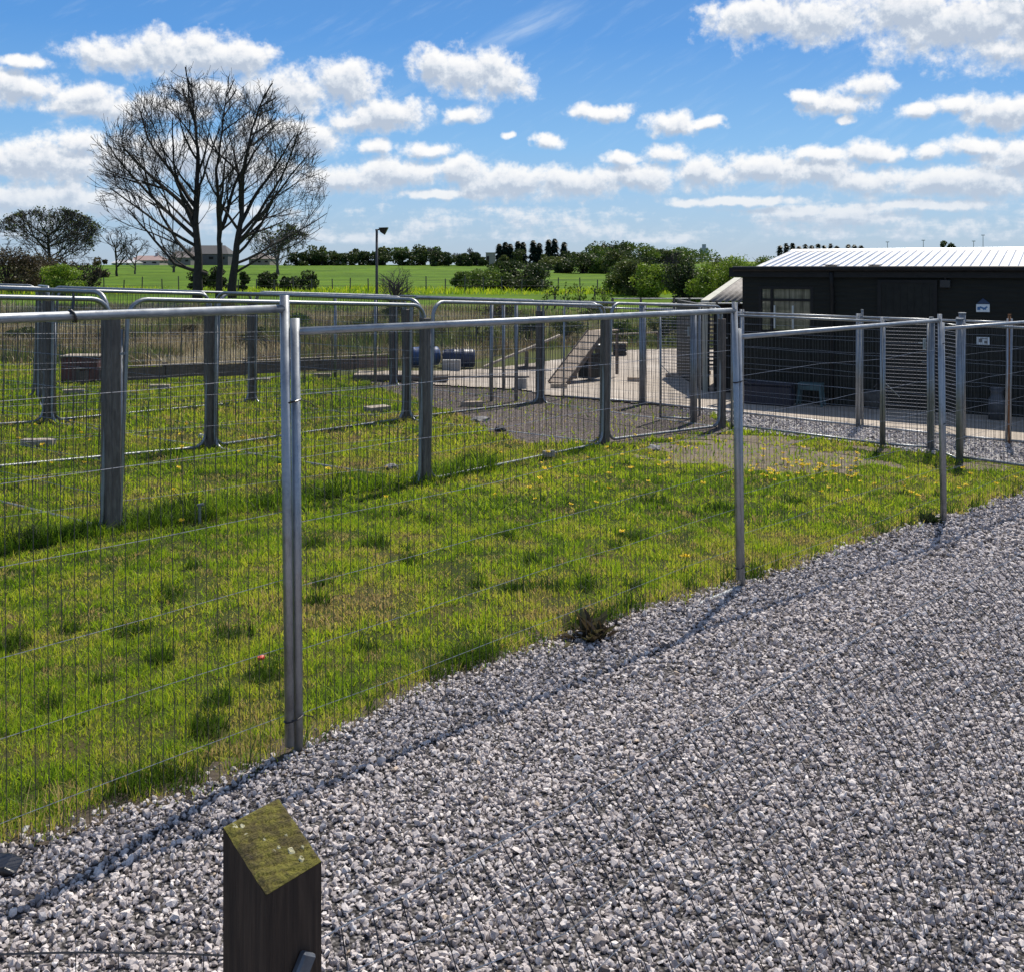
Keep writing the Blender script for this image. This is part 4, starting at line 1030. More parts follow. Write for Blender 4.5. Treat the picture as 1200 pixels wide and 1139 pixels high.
def platform():
    p = at(442, 446); e = empty('low_platform', p, 'low dark frame with pale rails left of the barrels', 'platform')
    MB().bbox((.6, 0, .16), (2.2, .9, .04), .005).build('deck', M['wood_pale'], e)
    for x in (-.4, 1.6):
        for y in (-.38, .38): MB().bbox((x, y, .06), (.08, .08, .22), .004).build('leg', M['wood_post'], e)
    MB().bbox((.6, -.47, .11), (2.2, .03, .12), .004).build('skirt', M['wood_post'], e)
platform()
for px, py, w, h, lab in ((706, 420, .5, .36, 'dark tapering tub at the back of the yard right of the ramp'), (726, 418, .42, .34, 'black stacked crates behind the wide galvanised post')):
    p = at(px, py); e = empty('yard_tub' if px == 706 else 'crate_stack', p + Vector((0, 0, .035)), lab, 'tub' if px == 706 else 'crates')
    if px == 706: MB().tube([(0, 0, 0), (0, 0, h)], [w * .42, w * .55], 16).build('bucket', M['black'], e); MB().tube([(w * .57 * math.cos(a), w * .57 * math.sin(a), h) for a in [i * .4189 for i in range(15)]], .02, 6, closed=True).build('rim', M['black'], e)
    else:
        for k in range(3): MB().bbox((0, 0, .06 + k * .12), (w, .35, .10), .01).build('crate', M['black'], e)
        MB().bbox((0, 0, .40), (w * 1.2, .4, .02), .004).build('lid', M['wood_pale'], e)
p = at(718, 412); e = empty('rail_pole', p + Vector((0, 0, 0)), 'long pale pole laid across the tub and crates at the back of the yard', 'pole'); MB().tube([(-.8, .5, .50), (1.6, .4, .62)], .03, 8).build('pole_stick', M['wood_pale'], e); 
MB().tube([(-.8, .5, 0), (-.8, .5, .5)], .03, 6).build('support', M['wood_post'], e); MB().tube([(1.6, .4, 0), (1.6, .4, .62)], .03, 6).build('support', M['wood_post'], e)
# long brown board wall behind the pens
def boards():
    a = at(92, 450); b = at(455, 444); d = b - a; L = math.hypot(d.x, d.y); e = empty('board_edging', a, 'long low brown board edging in front of the scrub bank', 'edging', None, math.atan2(d.y, d.x))
    n = 8
    for i in range(n):
        MB().bbox((L * (i + .5) / n, 0, .12 + .02 * (i % 3)), (L / n - .02, .04, .26), .004).build('board', M['wood_brown'], e); MB().bbox((L * i / n, .05, .17), (.08, .06, .38), .004).build('stake', M['wood_post'], e)
    MB().bbox((L / 2, -.005, .31), (L, .10, .02), .003).build('capping', M['wood_pale'], e)
boards()
p = at(105, 447); e = empty('red_trough', p + Vector((0, -.3, 0)), 'dull red brown feed trough left of the nearest brown post', 'trough')
c = simple('oxide_red', (.10, .035, .03), (.16, .06, .05), 6, .8); MB().bbox((0, 0, .30), (.75, .5, .5), .02).build('tub', c, e); MB().bbox((0, 0, .57), (.8, .55, .03), .004).build('rim', M['wood_pale'], e)

# post and rail at the back
a = at(716, 352); b = at(872, 354)
fe = empty('post_and_rail_fence', (0, 0, 0), 'grey post and rail fence behind the yard left of the shed', 'fence')
ya, yb = 44.0, 42.0
def W3(px, py, y): return Vector(((px - CX) / F * y, y, EYE + (HY - py) / F * y))
for px in (718, 751, 790, 808, 840, 866):
    t = (px - 716) / 150; y = ya + (yb - ya) * t; q = W3(px, 349.5, y); MB().tube([(q.x, q.y, g1(q.x, q.y) - .2), (q.x, q.y, q.z)], .05, 6).build('rail_post', M['wood_post'], fe)
for py in (350.5, 356, 362): MB().tube([tuple(W3(716, py, ya)), tuple(W3(872, py, yb))], .028, 6).build('rail', M['galv_old'], fe)
# wire fence with thin stakes along the foot of the field
fe = empty('stake_fence', (0, 0, 0), 'row of thin stakes and wire along the foot of the green field', 'fence')
i = 0
for k in range(46):
    x = -27 + k * 1.15 + rnd.uniform(-.1, .1); y = 62; z = g1(x, y); MB().tube([(x, y, z - .1), (x + rnd.uniform(-.04, .04), y, z + rnd.uniform(.75, 1.0))], .035, 4).build('stake', M['wood_post'], fe)
for h in (.4, .75): MB().tube([(-28, 62, g1(-28, 62) + h), (0, 62, g1(0, 62) + h), (26, 62, g1(20, 62) + h)], .008, 4).build('strand', M['wire'], fe)

# floodlight pole
def lamp():
    y = 36.0; x = (441.5 - CX) / F * y; zt = EYE + (HY - 269) / F * y; z0 = g1(x, y); e = empty('floodlight_pole', (x, y, z0), 'tall thin pole with a single floodlight in front of the green field', 'floodlight')
    h = zt - z0; MB().tube([(0, 0, -.2), (0, 0, h * .5), (0, 0, h)], [.055, .05, .042], 8).build('pole', simple('pole_paint', (.05, .045, .045), (.09, .08, .075), 4, .6), e, smooth=True)
    MB().tube([(-.05, 0, h - .03), (.2, 0, h)], .025, 6).build('bracket', M['black'], e)
    m = MB(); m.v = [(.08, -.13, h + .05), (.40, -.16, h + .06), (.40, .16, h + .06), (.08, .13, h + .05), (.13, -.07, h - .10), (.28, -.10, h - .20), (.28, .10, h - .20), (.13, .07, h - .10)]
    m.f = [(0, 1, 2, 3), (7, 6, 5, 4), (0, 4, 5, 1), (1, 5, 6, 2), (2, 6, 7, 3), (3, 7, 4, 0)]; m.build('lamp_head', M['black'], e)
lamp()

# ------------------------------------------------------------------ trees
EV = [1.0]
def grow(base, stems, env, seed, levels=5, dens=1.0, tw=.010, up=.12, spread=1.0):
    """bare branching; stems: list of (offset, polyline, radius). env(p)->bool inside crown"""
    r = random.Random(seed); trunk = MB(); br = MB(); tips = []
    def branch(p, d, L, rad, lev):
        EV[0] = r.uniform(.72, 1.18)
        n = max(3, int(4 + lev)); pts = [p]; rs = [rad]; q = p.copy(); dd = d.copy(); st = L / n
        for i in range(n):
            dd = (dd + Vector((r.gauss(0, .085), r.gauss(0, .085), up * .35 + r.gauss(0, .065)))).normalized(); q = q + dd * st
            if not env(q): break
            pts.append(q.copy()); rs.append(max(tw * .55, rad * (1 - .75 * (i + 1) / n)))
        if len(pts) < 2: return
        br.tube(pts, rs, 5 if rad > .04 else 3, cap=False); tips.append(pts[-1])
        if lev <= 0: return
        k = max(2, int(dens * (2.2 + L * 1.1)))
        for j in range(k):
            t = r.uniform(.18, 1.0); f = t * (len(pts) - 1); i0 = min(int(f), len(pts) - 2); pp_ = pts[i0].lerp(pts[i0 + 1], f - i0)
            base_d = (pts[i0 + 1] - pts[i0]).normalized(); ax = base_d.orthogonal(); ax.rotate(Matrix.Rotation(r.uniform(0, 6.283), 3, base_d))
            nd = (base_d + ax * r.uniform(.35, .75) * spread).normalized(); nl = L * r.uniform(.42, .74)
            if nl < .25: continue
            branch(pp_, nd, nl, max(tw * .7, rs[i0] * r.uniform(.38, .55)), lev - 1)
    for (poly, r0, r1, limbs) in stems:
        n = len(poly); rs = [r0 + (r1 - r0) * (i / (n - 1)) ** .72 for i in range(n)]
        fine = []; fr = []
        for i in range(n - 1):
            for k in range(4): fine.append(poly[i].lerp(poly[i + 1], k / 4) + Vector((r.gauss(0, .02), r.gauss(0, .02), 0))); fr.append(rs[i] + (rs[i + 1] - rs[i]) * k / 4)
        fine.append(poly[-1]); fr.append(rs[-1]); trunk.tube(fine, fr, 10)
        for (t, d, L, rad) in limbs:
            f = t * (len(fine) - 1); i0 = min(int(f), len(fine) - 2); branch(fine[i0].lerp(fine[i0 + 1], f - i0), Vector(d).normalized(), L, rad, levels)
    return trunk, br, tips
def big_tree():
    y = 52.0; s = y / F; b = W3(250, 346, y); b.z = g1(b.x, y) - .05
    def q(px, py, dy=0.0): return Vector(((px - 250) * s, dy, (346 - py) * s + (W3(250, 346, y).z - b.z)))
    e = empty('bare_tree', b, 'big bare multi stemmed tree standing alone against the sky', 'tree')
    c = q(247, 226); rx, rz_ = 133 * s, 143 * s
    def env(p):
        dx = (p.x - c.x) / rx; dz = (p.z - c.z) / rz_; dy = p.y / (rx * .9)
        return dx * dx + dz * dz + dy * dy < EV[0] or (p.z < c.z and abs(p.x - c.x) < rx * (.45 + .55 * max(0, p.z) / c.z) and p.z > .8)
    r = random.Random(21)
    def limbs(n, t0, side, Lm, rad0):
        out = []
        for i in range(n):
            t = t0 + (1 - t0) * (i + r.uniform(0, .9)) / n; sx = side + r.uniform(-.9, .9); out.append((t, (sx, r.uniform(-.9, .9), r.uniform(.35, 1.3)), Lm * r.uniform(.7, 1.1) * (1 - .35 * t), rad0 * (1 - .55 * t)))
        return out
    S = []
    S.append(([q(232, 350), q(232, 300), q(229, 250), q(232, 190), q(228, 140), q(224, 96)], .28, .014, limbs(15, .22, -.45, 4.3, .10) + [(.17, (-1.0, .2, .85), 6.2, .10), (.42, (-.75, -.3, 1.1), 5.6, .12), (.36, (-.85, .5, 1.0), 6.4, .13), (.24, (-1.2, -.6, .75), 5.8, .09), (.30, (-.35, -.2, 1.3), 6.0, .10), (.28, (-1.1, .1, .95), 6.6, .11)]))
    S.append(([q(257, 350), q(258, 300), q(256, 262), q(254, 200), q(262, 140), q(268, 90)], .19, .012, limbs(12, .28, .1, 3.6, .08) + [(.35, (.5, .5, 1.3), 4.4, .12), (.3, (.35, -.4, 1.1), 4.2, .12)]))
    S.append(([q(271, 350), q(276, 300), q(283, 255), q(285, 200), q(296, 150), q(312, 104)], .24, .014, limbs(15, .22, .55, 4.3, .10) + [(.16, (1.3, .1, .62), 5.4, .08), (.26, (1.0, -.4, .95), 6.0, .10), (.36, (.75, .4, 1.1), 5.6, .11), (.2, (.9, .6, .8), 5.4, .08), (.3, (1.1, .1, 1.0), 6.2, .10)]))
    S.append(([q(243, 322), q(205, 310), q(172, 272), q(150, 245)], .11, .03, limbs(7, .15, -.7, 2.6, .06)))
    S.append(([q(276, 320), q(310, 300), q(345, 288), q(378, 266)], .07, .012, limbs(5, .2, .5, 1.7, .04)))
    tr, br, tips = grow(b, S, env, 5, 4, .86, .015, .16)
    tr.build('trunk', M['bark'], e, smooth=True); br.build('crown', M['bark'], e)
    print('big tree verts', len(br.v))
big_tree()

def leaf_cloud(cent, n, size, rg, flat=.8):
    """n leaf quads on lobes (cx,cy,cz,rx,ry,rz)"""
    cent = np.array(cent); k = rg.integers(0, len(cent), n); c = cent[k]
    d = rg.normal(size=(n, 3)); d /= np.linalg.norm(d, axis=1)[:, None]; rr = rg.uniform(.35, 1.0, n) ** .6
    p = c[:, :3] + d * c[:, 3:6] * rr[:, None]
    a = rg.normal(size=(n, 3)); a /= np.linalg.norm(a, axis=1)[:, None]; b = np.cross(a, rg.normal(size=(n, 3))); b /= np.linalg.norm(b, axis=1)[:, None]
    s = size * rg.uniform(.5, 1.3, n)[:, None]
    V = np.stack([p - a * s * .5, p + b * s * .35, p + a * s * .5, p - b * s * .35], 1)
    T = np.clip(.5 + .35 * rg.normal(size=len(cent))[k] * .6 + rg.normal(0, .2, n), 0, 1)
    return V.reshape(-1, 3), (np.arange(n * 4).reshape(n, 4)), np.repeat(T, 4)
def tree(px, py_base, w_px, h_px, y, leaf, label, cat='tree', name='broadleaf_tree', group=None, bare=.25, lobes=14, n=2600, seed=1, shape='round', bark='bark', leafsize=None, sink=0.0):
    """tree whose foot stands at distance y; w,h its size in reference pixels"""
    rg = np.random.default_rng(seed); r = random.Random(seed); s = y / F; x = (px - CX) / F * y; zb = g1(x, y); zpix = EYE + (HY - py_base) / F * y
    W = w_px * s; top = EYE + (HY - (py_base - h_px)) / F * y; H = max(.5, top - zb)
    e = empty(name, (x, y, zb), label, cat, group)
    h0 = H * bare; ls = leafsize or max(.10, y * .0023)
    t = MB(); cent = []
    if shape == 'cone':
        t.tube([(0, 0, -.1), (0, 0, H * .95)], [W * .05 + .03, .02], 6); t.build('trunk', M[bark], e)
        V = []; m = int(n); z = rg.uniform(h0, H, m) ; f = 1 - (z - h0) / (H - h0); rad = W / 2 * (f ** .8) * rg.uniform(.3, 1.0, m) ** .5 * (.75 + .35 * np.sin(z * 9 / H * 3.1 + rg.uniform(0, .8, m)))
        a = rg.uniform(0, 6.283, m); p = np.stack([rad * np.cos(a), rad * np.sin(a), z - rad * .35], -1)
        o = np.stack([np.cos(a), np.sin(a), -.5 + 0 * a], -1); sd_ = np.stack([-np.sin(a), np.cos(a), 0 * a], -1); q = ls * rg.uniform(.6, 1.5, m)[:, None]
        V = np.stack([p - sd_ * q * .4, p + sd_ * q * .4, p + o * q * .9], 1).reshape(-1, 3); Fc = np.arange(m * 3).reshape(m, 3)
        np_mesh('crown', V, Fc, M['leaf_' + leaf], e, tint=np.repeat(np.clip(rg.normal(.5, .2, m), 0, 1), 3)); return e
    for i in range(lobes):
        a = r.uniform(0, 6.283); q = math.sqrt(r.uniform(0, 1)); zz = r.uniform(.0 if bare < .12 else .15, .92)
        pr = math.sin(min(1, zz * 1.1 + (.12 if shape == 'round' else 0)) * math.pi * .85) ** .7 if shape != 'dome' else math.sqrt(max(0, 1 - zz ** 2.2))
        cx, cy = q * W * .44 * pr * math.cos(a), q * W * .44 * pr * math.sin(a); cz = h0 + (H - h0) * zz * .92
        lr = W * r.uniform(.13, .25); cent.append((cx, cy, cz, lr, lr, lr * r.uniform(.5, .85) * min(1.3, (H - h0) / W + .3)))
    nst = 3 if bare < .12 else 1
    for k in range(nst): t.tube([((k - 1) * W * .05 * (nst > 1), 0, -.1), (r.gauss(0, W * .02), 0, h0 + H * .1), (r.gauss(0, W * .04), 0, H * .6)], [max(.04, H * .028), max(.03, H * .02), .02], 6)
    for (cx, cy, cz, *_) in cent:
        z1 = h0 + (cz - h0) * .25; t.tube([(0, 0, max(.05, z1 * .6)), (cx * .45, cy * .45, (z1 + cz) * .5), (cx, cy, cz)], [H * .014 + .01, H * .008 + .008, .008], 4, cap=False)
        for _ in range(4): t.tube([(cx * .6, cy * .6, cz * .85), (cx + r.gauss(0, W * .09), cy + r.gauss(0, W * .09), min(H * 1.02, cz + r.uniform(0, H * .14)))], [.012 + H * .002, .006], 3, cap=False)
    t.build('trunk', M[bark], e)
    V, Fc, T = leaf_cloud(cent, n, ls, rg); np_mesh('crown', V, Fc, M['leaf_' + leaf], e, tint=T)
    return e
def bare_small(px, py_base, w_px, h_px, y, label, seed, leaf=None, n=0, levels=3, name='bare_tree', bark='bark_grey', fan=1.0, stem_h=.28, nst=1, tw=.02, cat='tree', dens=None):
    s = y / F; x = (px - CX) / F * y; zb = g1(x, y); top = EYE + (HY - (py_base - h_px)) / F * y; H = top - zb; W = w_px * s; r = random.Random(seed)
    e = empty(name, (x, y, zb), label, cat)
    cz = H * (1 + stem_h) / 2
    def env(p): return ((p.x / (W / 2)) ** 2 + (p.y / (W / 2)) ** 2 + ((p.z - cz) / (H - cz)) ** 2 < 1) or (p.z < cz and p.z > H * stem_h * .6 and math.hypot(p.x, p.y) < W * .45)
    S = []
    for k in range(nst):
        x0 = r.gauss(0, W * .03) * (nst > 1); lean = r.uniform(-.1, .1) * W
        L = [(t, (math.cos(a) * fan, math.sin(a) * fan, r.uniform(.35, 1.2)), W * r.uniform(.36, .55), H * .012) for t, a in [(r.uniform(.35, 1), r.uniform(0, 6.283)) for _ in range(11)]]
        S.append(([Vector((x0, 0, -.2)), Vector((x0 + lean * .3, 0, H * stem_h)), Vector((x0 + lean, 0, H * .62))], H * .028, H * .010, L))
    tr, br, tips = grow(None, S, env, seed, levels, dens or (.8 if W > 4 else 1.6), tw, .12)
    tr.build('trunk', M[bark], e, smooth=True); br.build('branches' if leaf else 'crown', M[bark], e)
    if leaf:
        rg = np.random.default_rng(seed); tp = np.array([tuple(v) for v in tips if v.z > H * .3]); c = np.concatenate([tp, np.full((len(tp), 3), W * .035)], 1)
        V, Fc, T = leaf_cloud(c, n, max(.10, y * .0022), rg); np_mesh('crown', V, Fc, M['leaf_' + leaf], e, tint=T)
    return e
# left group
bare_small(58, 310, 122, 66, 100, 'wide domed oak just coming into leaf at far left', 31, 'olive', 1500, 4, 'oak_tree', 'bark', 1.5, .2, 2, .03, 'tree', .85)
bare_small(137, 312, 62, 48, 105, 'small crooked bare tree right of the domed oak', 32, None, 0, 3, 'bare_tree', 'bark', 1.0, .2, 1, .035)
bare_small(158, 311, 44, 34, 115, 'faint thin bare tree behind the crooked one', 33, None, 0, 3, 'bare_tree', 'bark_grey', 1.0, .2, 1, .03)
bare_small(327, 312, 74, 50, 118, 'pale half leafed tree right of the big bare tree', 34, 'olive', 900, 4, 'half_leafed_tree', 'bark_grey', 1.1, .2, 2, .035)
bare_small(205, 310, 48, 26, 125, 'low pale bare tree behind the left of the big trunk', 35, None, 0, 3, 'bare_tree', 'bark_grey', 1.1, .2, 2, .03)
tree(8, 352, 96, 64, 62, 'bronze', 'dark brown thicket tree at the left border', 'bush', 'thicket_bush', None, .02, 34, 7500, 41, 'dome')
tree(52, 352, 84, 54, 66, 'bronze', 'dark brown bush between the left border and the lime bush', 'bush', 'thicket_bush', None, .02, 28, 6000, 42, 'dome')
tree(72, 352, 60, 44, 56, 'lime', 'bright lime green bush under the oak', 'bush', 'lime_bush', None, .02, 20, 3800, 43)
bare_small(99, 350, 40, 42, 60, 'small brown leafless shrub right of the lime bush', 44, 'bronze', 300, 3, 'bare_shrub', 'bark', 1.0, .1, 3, .02, 'bush')
tree(118, 318, 24, 22, 100, 'bronze', 'russet bush on the field edge left of the crooked tree', 'bush', 'russet_bush', None, .05, 8, 900, 45)
for i, (px, w, h, lab) in enumerate(((233, 32, 24, 'dark bush hidden behind the left trunk of the big tree'), (258, 26, 30, 'dark bush seen between the big tree trunks'), (285, 18, 22, 'dark bush right of the big tree trunks'), (316, 27, 26, 'round dark bush standing alone on the field, left of its wider neighbour'), (352, 42, 24, 'wider round dark bush on the field right of the lone one'), (335, 18, 19, 'small dark bush tucked between two round ones'))):
    tree(px, 340, w, h, 64, 'dark', lab, 'bush', 'round_bush', 'dark round bushes on the field', .03, 12, 1900, 50 + i, 'dome')
bare_small(463, 348, 46, 42, 44, 'spray of thin bare stems rising beside the floodlight pole', 57, None, 0, 2, 'bare_shrub', 'bark_grey', .9, .05, 4, .012, 'bush')
# hedge on the ridge
r = random.Random(70)
for i in range(15):
    px = 346 + i * 15 + r.uniform(-3, 3); tree(px, 309, r.uniform(26, 34), r.uniform(12, 16), 176 + r.uniform(-2, 2), 'dark', 'dark hedge bush in the long row on top of the green field', 'bush', 'hedge_bush', 'hedge along the top of the field', .0, 12, 1100, 100 + i, 'dome', leafsize=.42)
for i, (px, w, h) in enumerate(((372, 26, 22), (392, 24, 17), (452, 28, 20), (470, 26, 21), (495, 30, 21), (512, 24, 20), (415, 20, 16))):
    tree(px, 309, w, h, 195, 'green' if i % 2 else 'olive', 'pale green tree rising behind the ridge hedge', 'tree', 'hedgerow_tree', 'pale trees behind the ridge hedge', .2, 10, 600, 130 + i, leafsize=.5)
for i, (px, h) in enumerate(((504, 22), (511, 20), (535, 13), (553, 20), (541, 12))):
    bare_small(px, 309, 13, h, 185, ('thin bare spindly tree on the ridge' , 'second thin bare tree close beside the spindly one', 'little bare bush on the ridge left of the hut', 'tall wispy tree just left of the small hut', 'small twiggy tree between two ridge bushes')[i], 140 + i, None, 0, 2, 'spindly_tree', 'bark_grey', .7, .3, 1, .05)
for i, (px, w, h, pb) in enumerate(((510, 13, 13, 311), (526, 12, 11, 311), (540, 11, 13, 312), (550, 13, 12, 312), (566, 14, 10, 314))):
    tree(px, pb, w, h, 172, 'dark', 'small separate dark bush on the ridge at the right end of the hedge', 'bush', 'hedge_bush', 'separate bushes right of the ridge hedge', .02, 7, 420, 150 + i, leafsize=.4)
# conifers
for i, (px, w, h) in enumerate(((585, 11, 19), (592, 13, 21), (598, 10, 19), (607, 12, 22), (613, 12, 21), (625, 14, 23), (632, 11, 20), (643, 13, 24), (650, 15, 25), (661, 12, 21))):
    tree(px, 306, w * 1.15, h + 1, 300, 'conifer', ('dark conifer in the left clump on the skyline', 'dark conifer in the left clump on the skyline', 'dark conifer in the left clump on the skyline', 'dark conifer in the left clump on the skyline', 'dark conifer in the left clump on the skyline', 'dark conifer of the middle pair on the skyline', 'dark conifer of the middle pair on the skyline', 'dark conifer of the right pair on the skyline', 'dark conifer of the right pair on the skyline', 'single narrow conifer at the right of the skyline group')[i],
         'conifer', 'conifer', 'dark conifers on the skyline' if i < 9 else None, .02, 1, 900, 160 + i, 'cone', leafsize=.95)
for i, (px, w, h, pb, lf, lab) in enumerate(((604, 26, 16, 306, 'dark', 'broad dark bush in front of the left conifers'), (638, 14, 7, 306, 'olive', 'low pale bush under the middle conifers'), (668, 30, 13, 307, 'dark', 'rounded dark bush right of the conifers'), (688, 22, 14, 308, 'green', 'green bush at the end of the skyline bushes'), (590, 14, 7, 306, 'olive', 'low bush beside the small hut'))):
    tree(px, pb, w, h, 285, lf, lab, 'bush', 'skyline_bush', None, .02, 9, 800, 180 + i, 'dome', leafsize=.7)
for i, (px, w, h, pb, y, lf, lab) in enumerate((
    (572, 44, 34, 348, 66, 'green', 'bushy green shrub at the left of the mid field clump'), (545, 26, 28, 347, 68, 'green', 'smaller green shrub at the far left of the mid field clump'), (618, 52, 38, 348, 66, 'dark', 'large round dark shrub in the mid field clump'), (593, 26, 32, 348, 67, 'dark', 'dark shrub between the two larger mid field shrubs'),
    (596, 34, 14, 322, 150, 'dark', 'low dark hedge piece on the slope below the small hut'), (635, 26, 14, 324, 140, 'dark', 'short dark hedge piece on the slope right of the round shrub'),
    (682, 44, 32, 328, 120, 'dark', 'broad dark tree on the slope in the middle of the field'), (660, 18, 18, 326, 122, 'dark', 'small dark tree left of the broad slope tree'), (705, 22, 26, 328, 118, 'green', 'green tree right of the broad slope tree'), (720, 30, 36, 330, 116, 'olive', 'olive green tree standing in the slope hedge'),
    (716, 44, 34, 318, 200, 'dark', 'large dark tree mass on the skyline right of the bushes'), (742, 46, 26, 312, 210, 'green', 'green tree on the skyline above the slope'), (770, 40, 20, 313, 230, 'dark', 'dark tree at the right end of the wooded skyline'),
    (742, 50, 46, 352, 58, 'olive', 'bushy olive hawthorn left of the dark thorn tree'), (765, 36, 42, 352, 56, 'lime', 'lime green bush just left of the dark thorn tree'), (802, 44, 54, 356, 52, 'dark', 'tall dark thorn tree standing left of the shed'),
    (836, 50, 46, 354, 50, 'lime', 'lime green hedge tree behind the shed roof'), (868, 48, 54, 354, 49, 'lime', 'tall lime green hedge tree rising behind the hut corner'), (896, 42, 55, 352, 50, 'green', 'green tree top showing over the left end of the metal roof'), (820, 30, 34, 352, 54, 'green', 'green bush between the thorn tree and the lime hedge'), (726, 30, 30, 350, 60, 'green', 'loose green bush at the left of the hawthorn'),
    (914, 30, 28, 330, 90, 'dark', 'small dark tree crown over the roof at its left end'))):
    tree(px, pb, w * 1.3, h * 1.04, y, lf, lab, 'tree' if h > 30 else 'bush', 'broadleaf_tree' if h > 30 else 'field_bush', None, .01, 30, 5200 if y < 80 else 3000, 200 + i, 'dome' if 'dark' in lf else 'round')
for i, (px, h) in enumerate(((650, 30), (664, 22), (680, 26), (697, 28), (641, 20), (708, 22))):
    bare_small(px, 352, 12 + i % 3 * 5, h, 50, ('tall sapling with few leaves, first from the round shrub', 'short sapling second from the round shrub', 'sapling with sparse leaves, middle of the row', 'taller sapling near the right of the row', 'small sapling closest to the round shrub', 'thin sapling nearest the hawthorn')[i], 230 + i, 'lime', 200, 2, 'sapling', 'bark_grey', .8, .15, 2, .014)
bare_small(795, 356, 46, 62, 53, 'bare twiggy top rising through the dark thorn tree', 240, None, 0, 3, 'thorn_tree', 'bark', .9, .2, 2, .018)
for i, (px, w, h, pb, y, lf, lab) in enumerate((
    (700, 40, 30, 316, 190, 'green', 'green tree in front of the skyline between conifers and thorn tree'), (755, 40, 34, 334, 100, 'dark', 'dark tree low on the slope behind the hawthorn'), (735, 34, 30, 336, 98, 'green', 'green tree low on the slope left of its dark neighbour'),
    (785, 40, 40, 350, 62, 'green', 'green bush filling the gap left of the thorn tree'), (850, 44, 50, 352, 56, 'olive', 'olive hedge tree behind the lime green ones near the hut'), (882, 40, 52, 354, 47, 'lime', 'lime green tree top next to the hut corner'), (694, 50, 16, 318, 175, 'dark', 'low dark hedge line in the valley below the skyline'), (650, 40, 12, 314, 210, 'olive', 'low olive hedge on the pale upper field'), (800, 70, 24, 316, 240, 'green', 'long green wood at the right end of the skyline'), (600, 60, 8, 340, 70, 'olive', 'low tangle under the mid field shrubs'))):
    tree(px, pb, w * 1.25, h, y, lf, lab, 'tree' if h > 25 else 'bush', 'broadleaf_tree' if h > 25 else 'field_bush', None, .01, 28, 5200 if y < 80 else 3000, 320 + i)
for i, (px, py, w, h, lf) in enumerate(((130, 402, 60, 16, 'bronze'), (215, 398, 50, 18, 'bronze'), (300, 405, 40, 22, 'dark'), (350, 385, 36, 20, 'green'), (430, 392, 50, 20, 'olive'), (505, 400, 44, 24, 'bronze'), (560, 402, 48, 30, 'olive'), (620, 404, 40, 26, 'dark'), (665, 400, 50, 30, 'olive'), (730, 400, 40, 26, 'green'), (775, 402, 50, 34, 'olive'), (800, 404, 34, 40, 'green'), (30, 400, 60, 20, 'olive'), (260, 372, 60, 16, 'bronze'), (470, 372, 50, 14, 'olive'), (590, 372, 60, 16, 'bronze'), (700, 368, 50, 18, 'olive'))):
    q = at(px, py); tree(px, py, w, h, q.y, lf, 'low bramble mound growing on the rough bank behind the pens', 'bramble', 'bramble_mound', 'bramble mounds on the bank', .0, 12, 1500, 360 + i, 'dome', leafsize=.085)
# beyond the roof
for i in range(13):
    px = 914 + i * 7.4 + (6 if i > 9 else 0); tree(px, 293, 9, r.uniform(4.5, 8), 420, 'conifer', 'tiny dark tree top in a row showing over the metal roof', 'tree', 'distant_tree', 'row of tree tops above the metal roof', .02, 1, 160, 260 + i, 'cone', leafsize=1.4)
tree(1109, 293, 19, 14, 400, 'dark', 'single round dark tree top above the metal roof', 'tree', 'distant_tree', None, .05, 8, 500, 280, 'round', leafsize=1.1)
tree(1062, 293, 12, 5, 400, 'dark', 'low dark tree top above the roof left of the round one', 'tree', 'distant_tree', None, .05, 6, 300, 281, 'round', leafsize=1.0)
for i, (px, py, lab) in enumerate(((1152, 276, 'tall thin lamp mast on the skyline above the roof'), (1141, 283, 'short thin mast left of the tall one above the roof'), (1082, 282, 'thin mast left of the round tree top'), (1040, 284, 'faint mast farthest left above the roof'))):
    y = 380; b = W3(px, 300, y); t = W3(px, py, y); e = empty('lamp_mast', (b.x, y, g1(b.x, y)), lab, 'mast'); h = t.z - g1(b.x, y)
    MB().tube([(0, 0, 0), (0, 0, h)], [.16, .10], 6).build('mast_pole', M['galv_old'], e); MB().box((0, 0, h), (1.2, .3, .25)).build('lamp_bar', M['galv_old'], e)

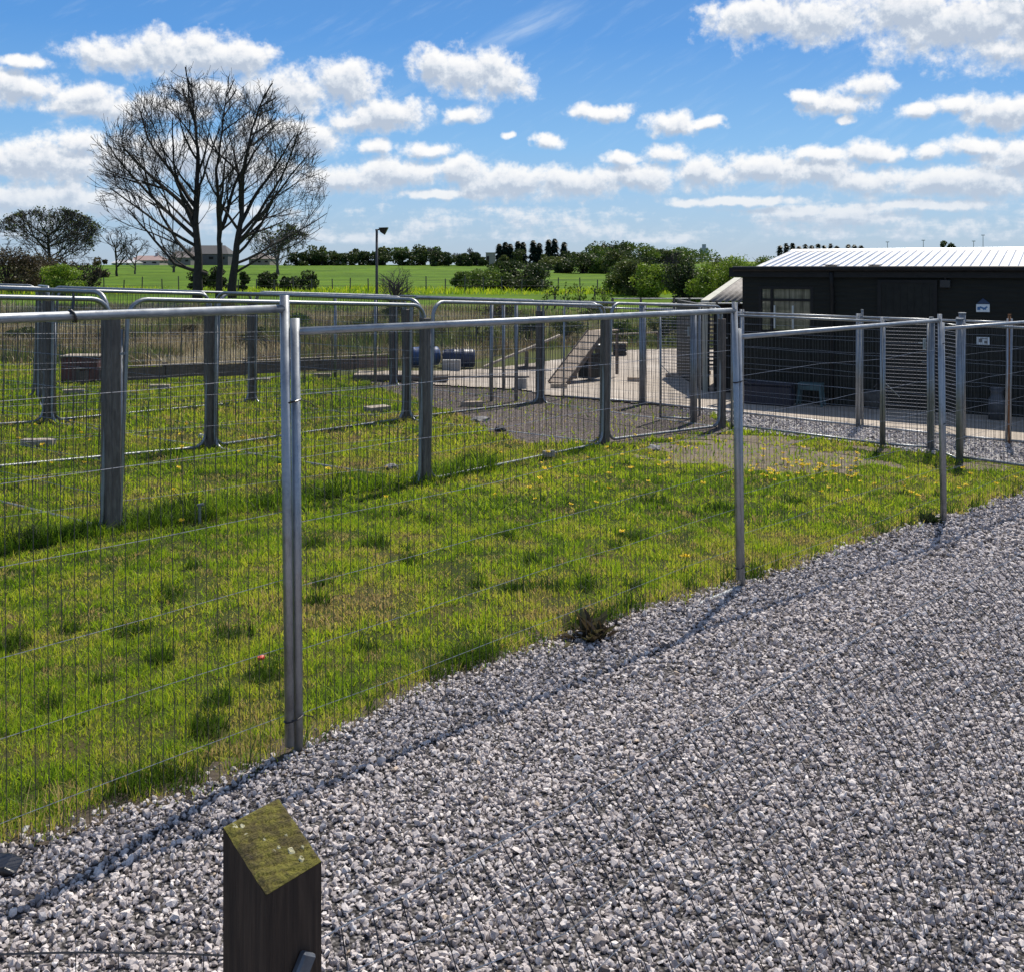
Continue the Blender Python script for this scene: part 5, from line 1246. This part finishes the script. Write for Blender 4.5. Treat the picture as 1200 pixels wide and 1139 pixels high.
# ------------------------------------------------------------------ distant buildings
def house(px, py_top, w_px, y, wall_c, roof_c, lab, base_py=312, depth=7, hip=.35, nwin=3):
    s = y / F; b = W3(px, base_py, y); W = w_px * s; top = W3(px, py_top, y).z; z0 = min(b.z, g1(b.x, y)) - .3; e = empty('house', (b.x, y, z0), lab, 'house')
    H = top - z0; he = H * .62; wm = simple('render_' + str(px), wall_c, tuple(c * 1.2 for c in wall_c), 2, .8); rm = simple('tiles_' + str(px), roof_c, tuple(c * 1.3 for c in roof_c), 3, .8)
    MB().box((0, 0, he / 2), (W, depth, he)).build('wall', wm, e)
    r_ = MB(); x = W / 2 + .2; yy = depth / 2 + .3; k = W * hip * .5
    r_.v = [(-x, -yy, he), (x, -yy, he), (x, yy, he), (-x, yy, he), (-x + k, 0, H), (x - k, 0, H)]; r_.f = [(0, 1, 5, 4), (1, 2, 5), (2, 3, 4, 5), (3, 0, 4), (0, 3, 2, 1)]; ro = r_.build('roof', rm, e)
    MB().box((W * .25, 0, H + .1), (.6, .6, 1.0)).build('chimney', wm, ro)
    for i in range(nwin): 
        wo = MB().box((-W / 2 + W * (i + .5) / nwin, -depth / 2 - .02, he * .72), (W / nwin * .4, .06, he * .18)); wo.build('window', M['hut_trim'], e)
house(246, 288, 52, 240, (.09, .09, .10), (.07, .068, .072), 'grey house with a dark roof behind the big tree trunks', nwin=4)
house(216, 295, 26, 230, (.16, .15, .15), (.14, .12, .12), 'smaller grey house left of the big tree trunks')
house(175, 300, 36, 235, (.36, .33, .33), (.26, .18, .17), 'pale low house with a pinkish roof left of the big tree')
house(149, 305, 22, 225, (.55, .55, .56), (.4, .4, .42), 'white low building beside the crooked bare tree', hip=.1)
house(308, 297, 24, 250, (.2, .18, .16), (.13, .11, .1), 'dark gabled house right of the big tree trunks', hip=.9)
def hut_small():
    y = 280; b = W3(575, 305.5, y); e = empty('field_hut', (b.x, y, g1(b.x, y) - .3), 'small grey box hut on the skyline left of the conifers', 'hut'); h = W3(575, 297, y).z - g1(b.x, y) + .3
    MB().box((0, 0, h / 2), (2.6, 2, h)).build('wall', simple('hut_grey', (.2, .19, .19), (.28, .27, .26), 3, .8), e); MB().box((0, 0, h + .08), (2.8, 2.3, .16)).build('roof', M['galv_old'], e); MB().box((-.75, -1.03, h * .45), (.7, .06, h * .7)).build('door', M['hut_trim'], e)
hut_small()
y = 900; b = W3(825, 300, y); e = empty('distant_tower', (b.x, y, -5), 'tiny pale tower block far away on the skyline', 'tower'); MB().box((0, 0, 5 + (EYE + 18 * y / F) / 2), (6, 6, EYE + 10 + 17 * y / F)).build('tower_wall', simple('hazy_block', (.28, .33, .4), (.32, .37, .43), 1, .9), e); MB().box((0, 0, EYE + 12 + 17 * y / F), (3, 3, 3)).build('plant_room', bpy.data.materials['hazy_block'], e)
print('objects', len(scene.objects), 'verts', sum(len(o.data.vertices) for o in scene.objects if o.type == 'MESH'))
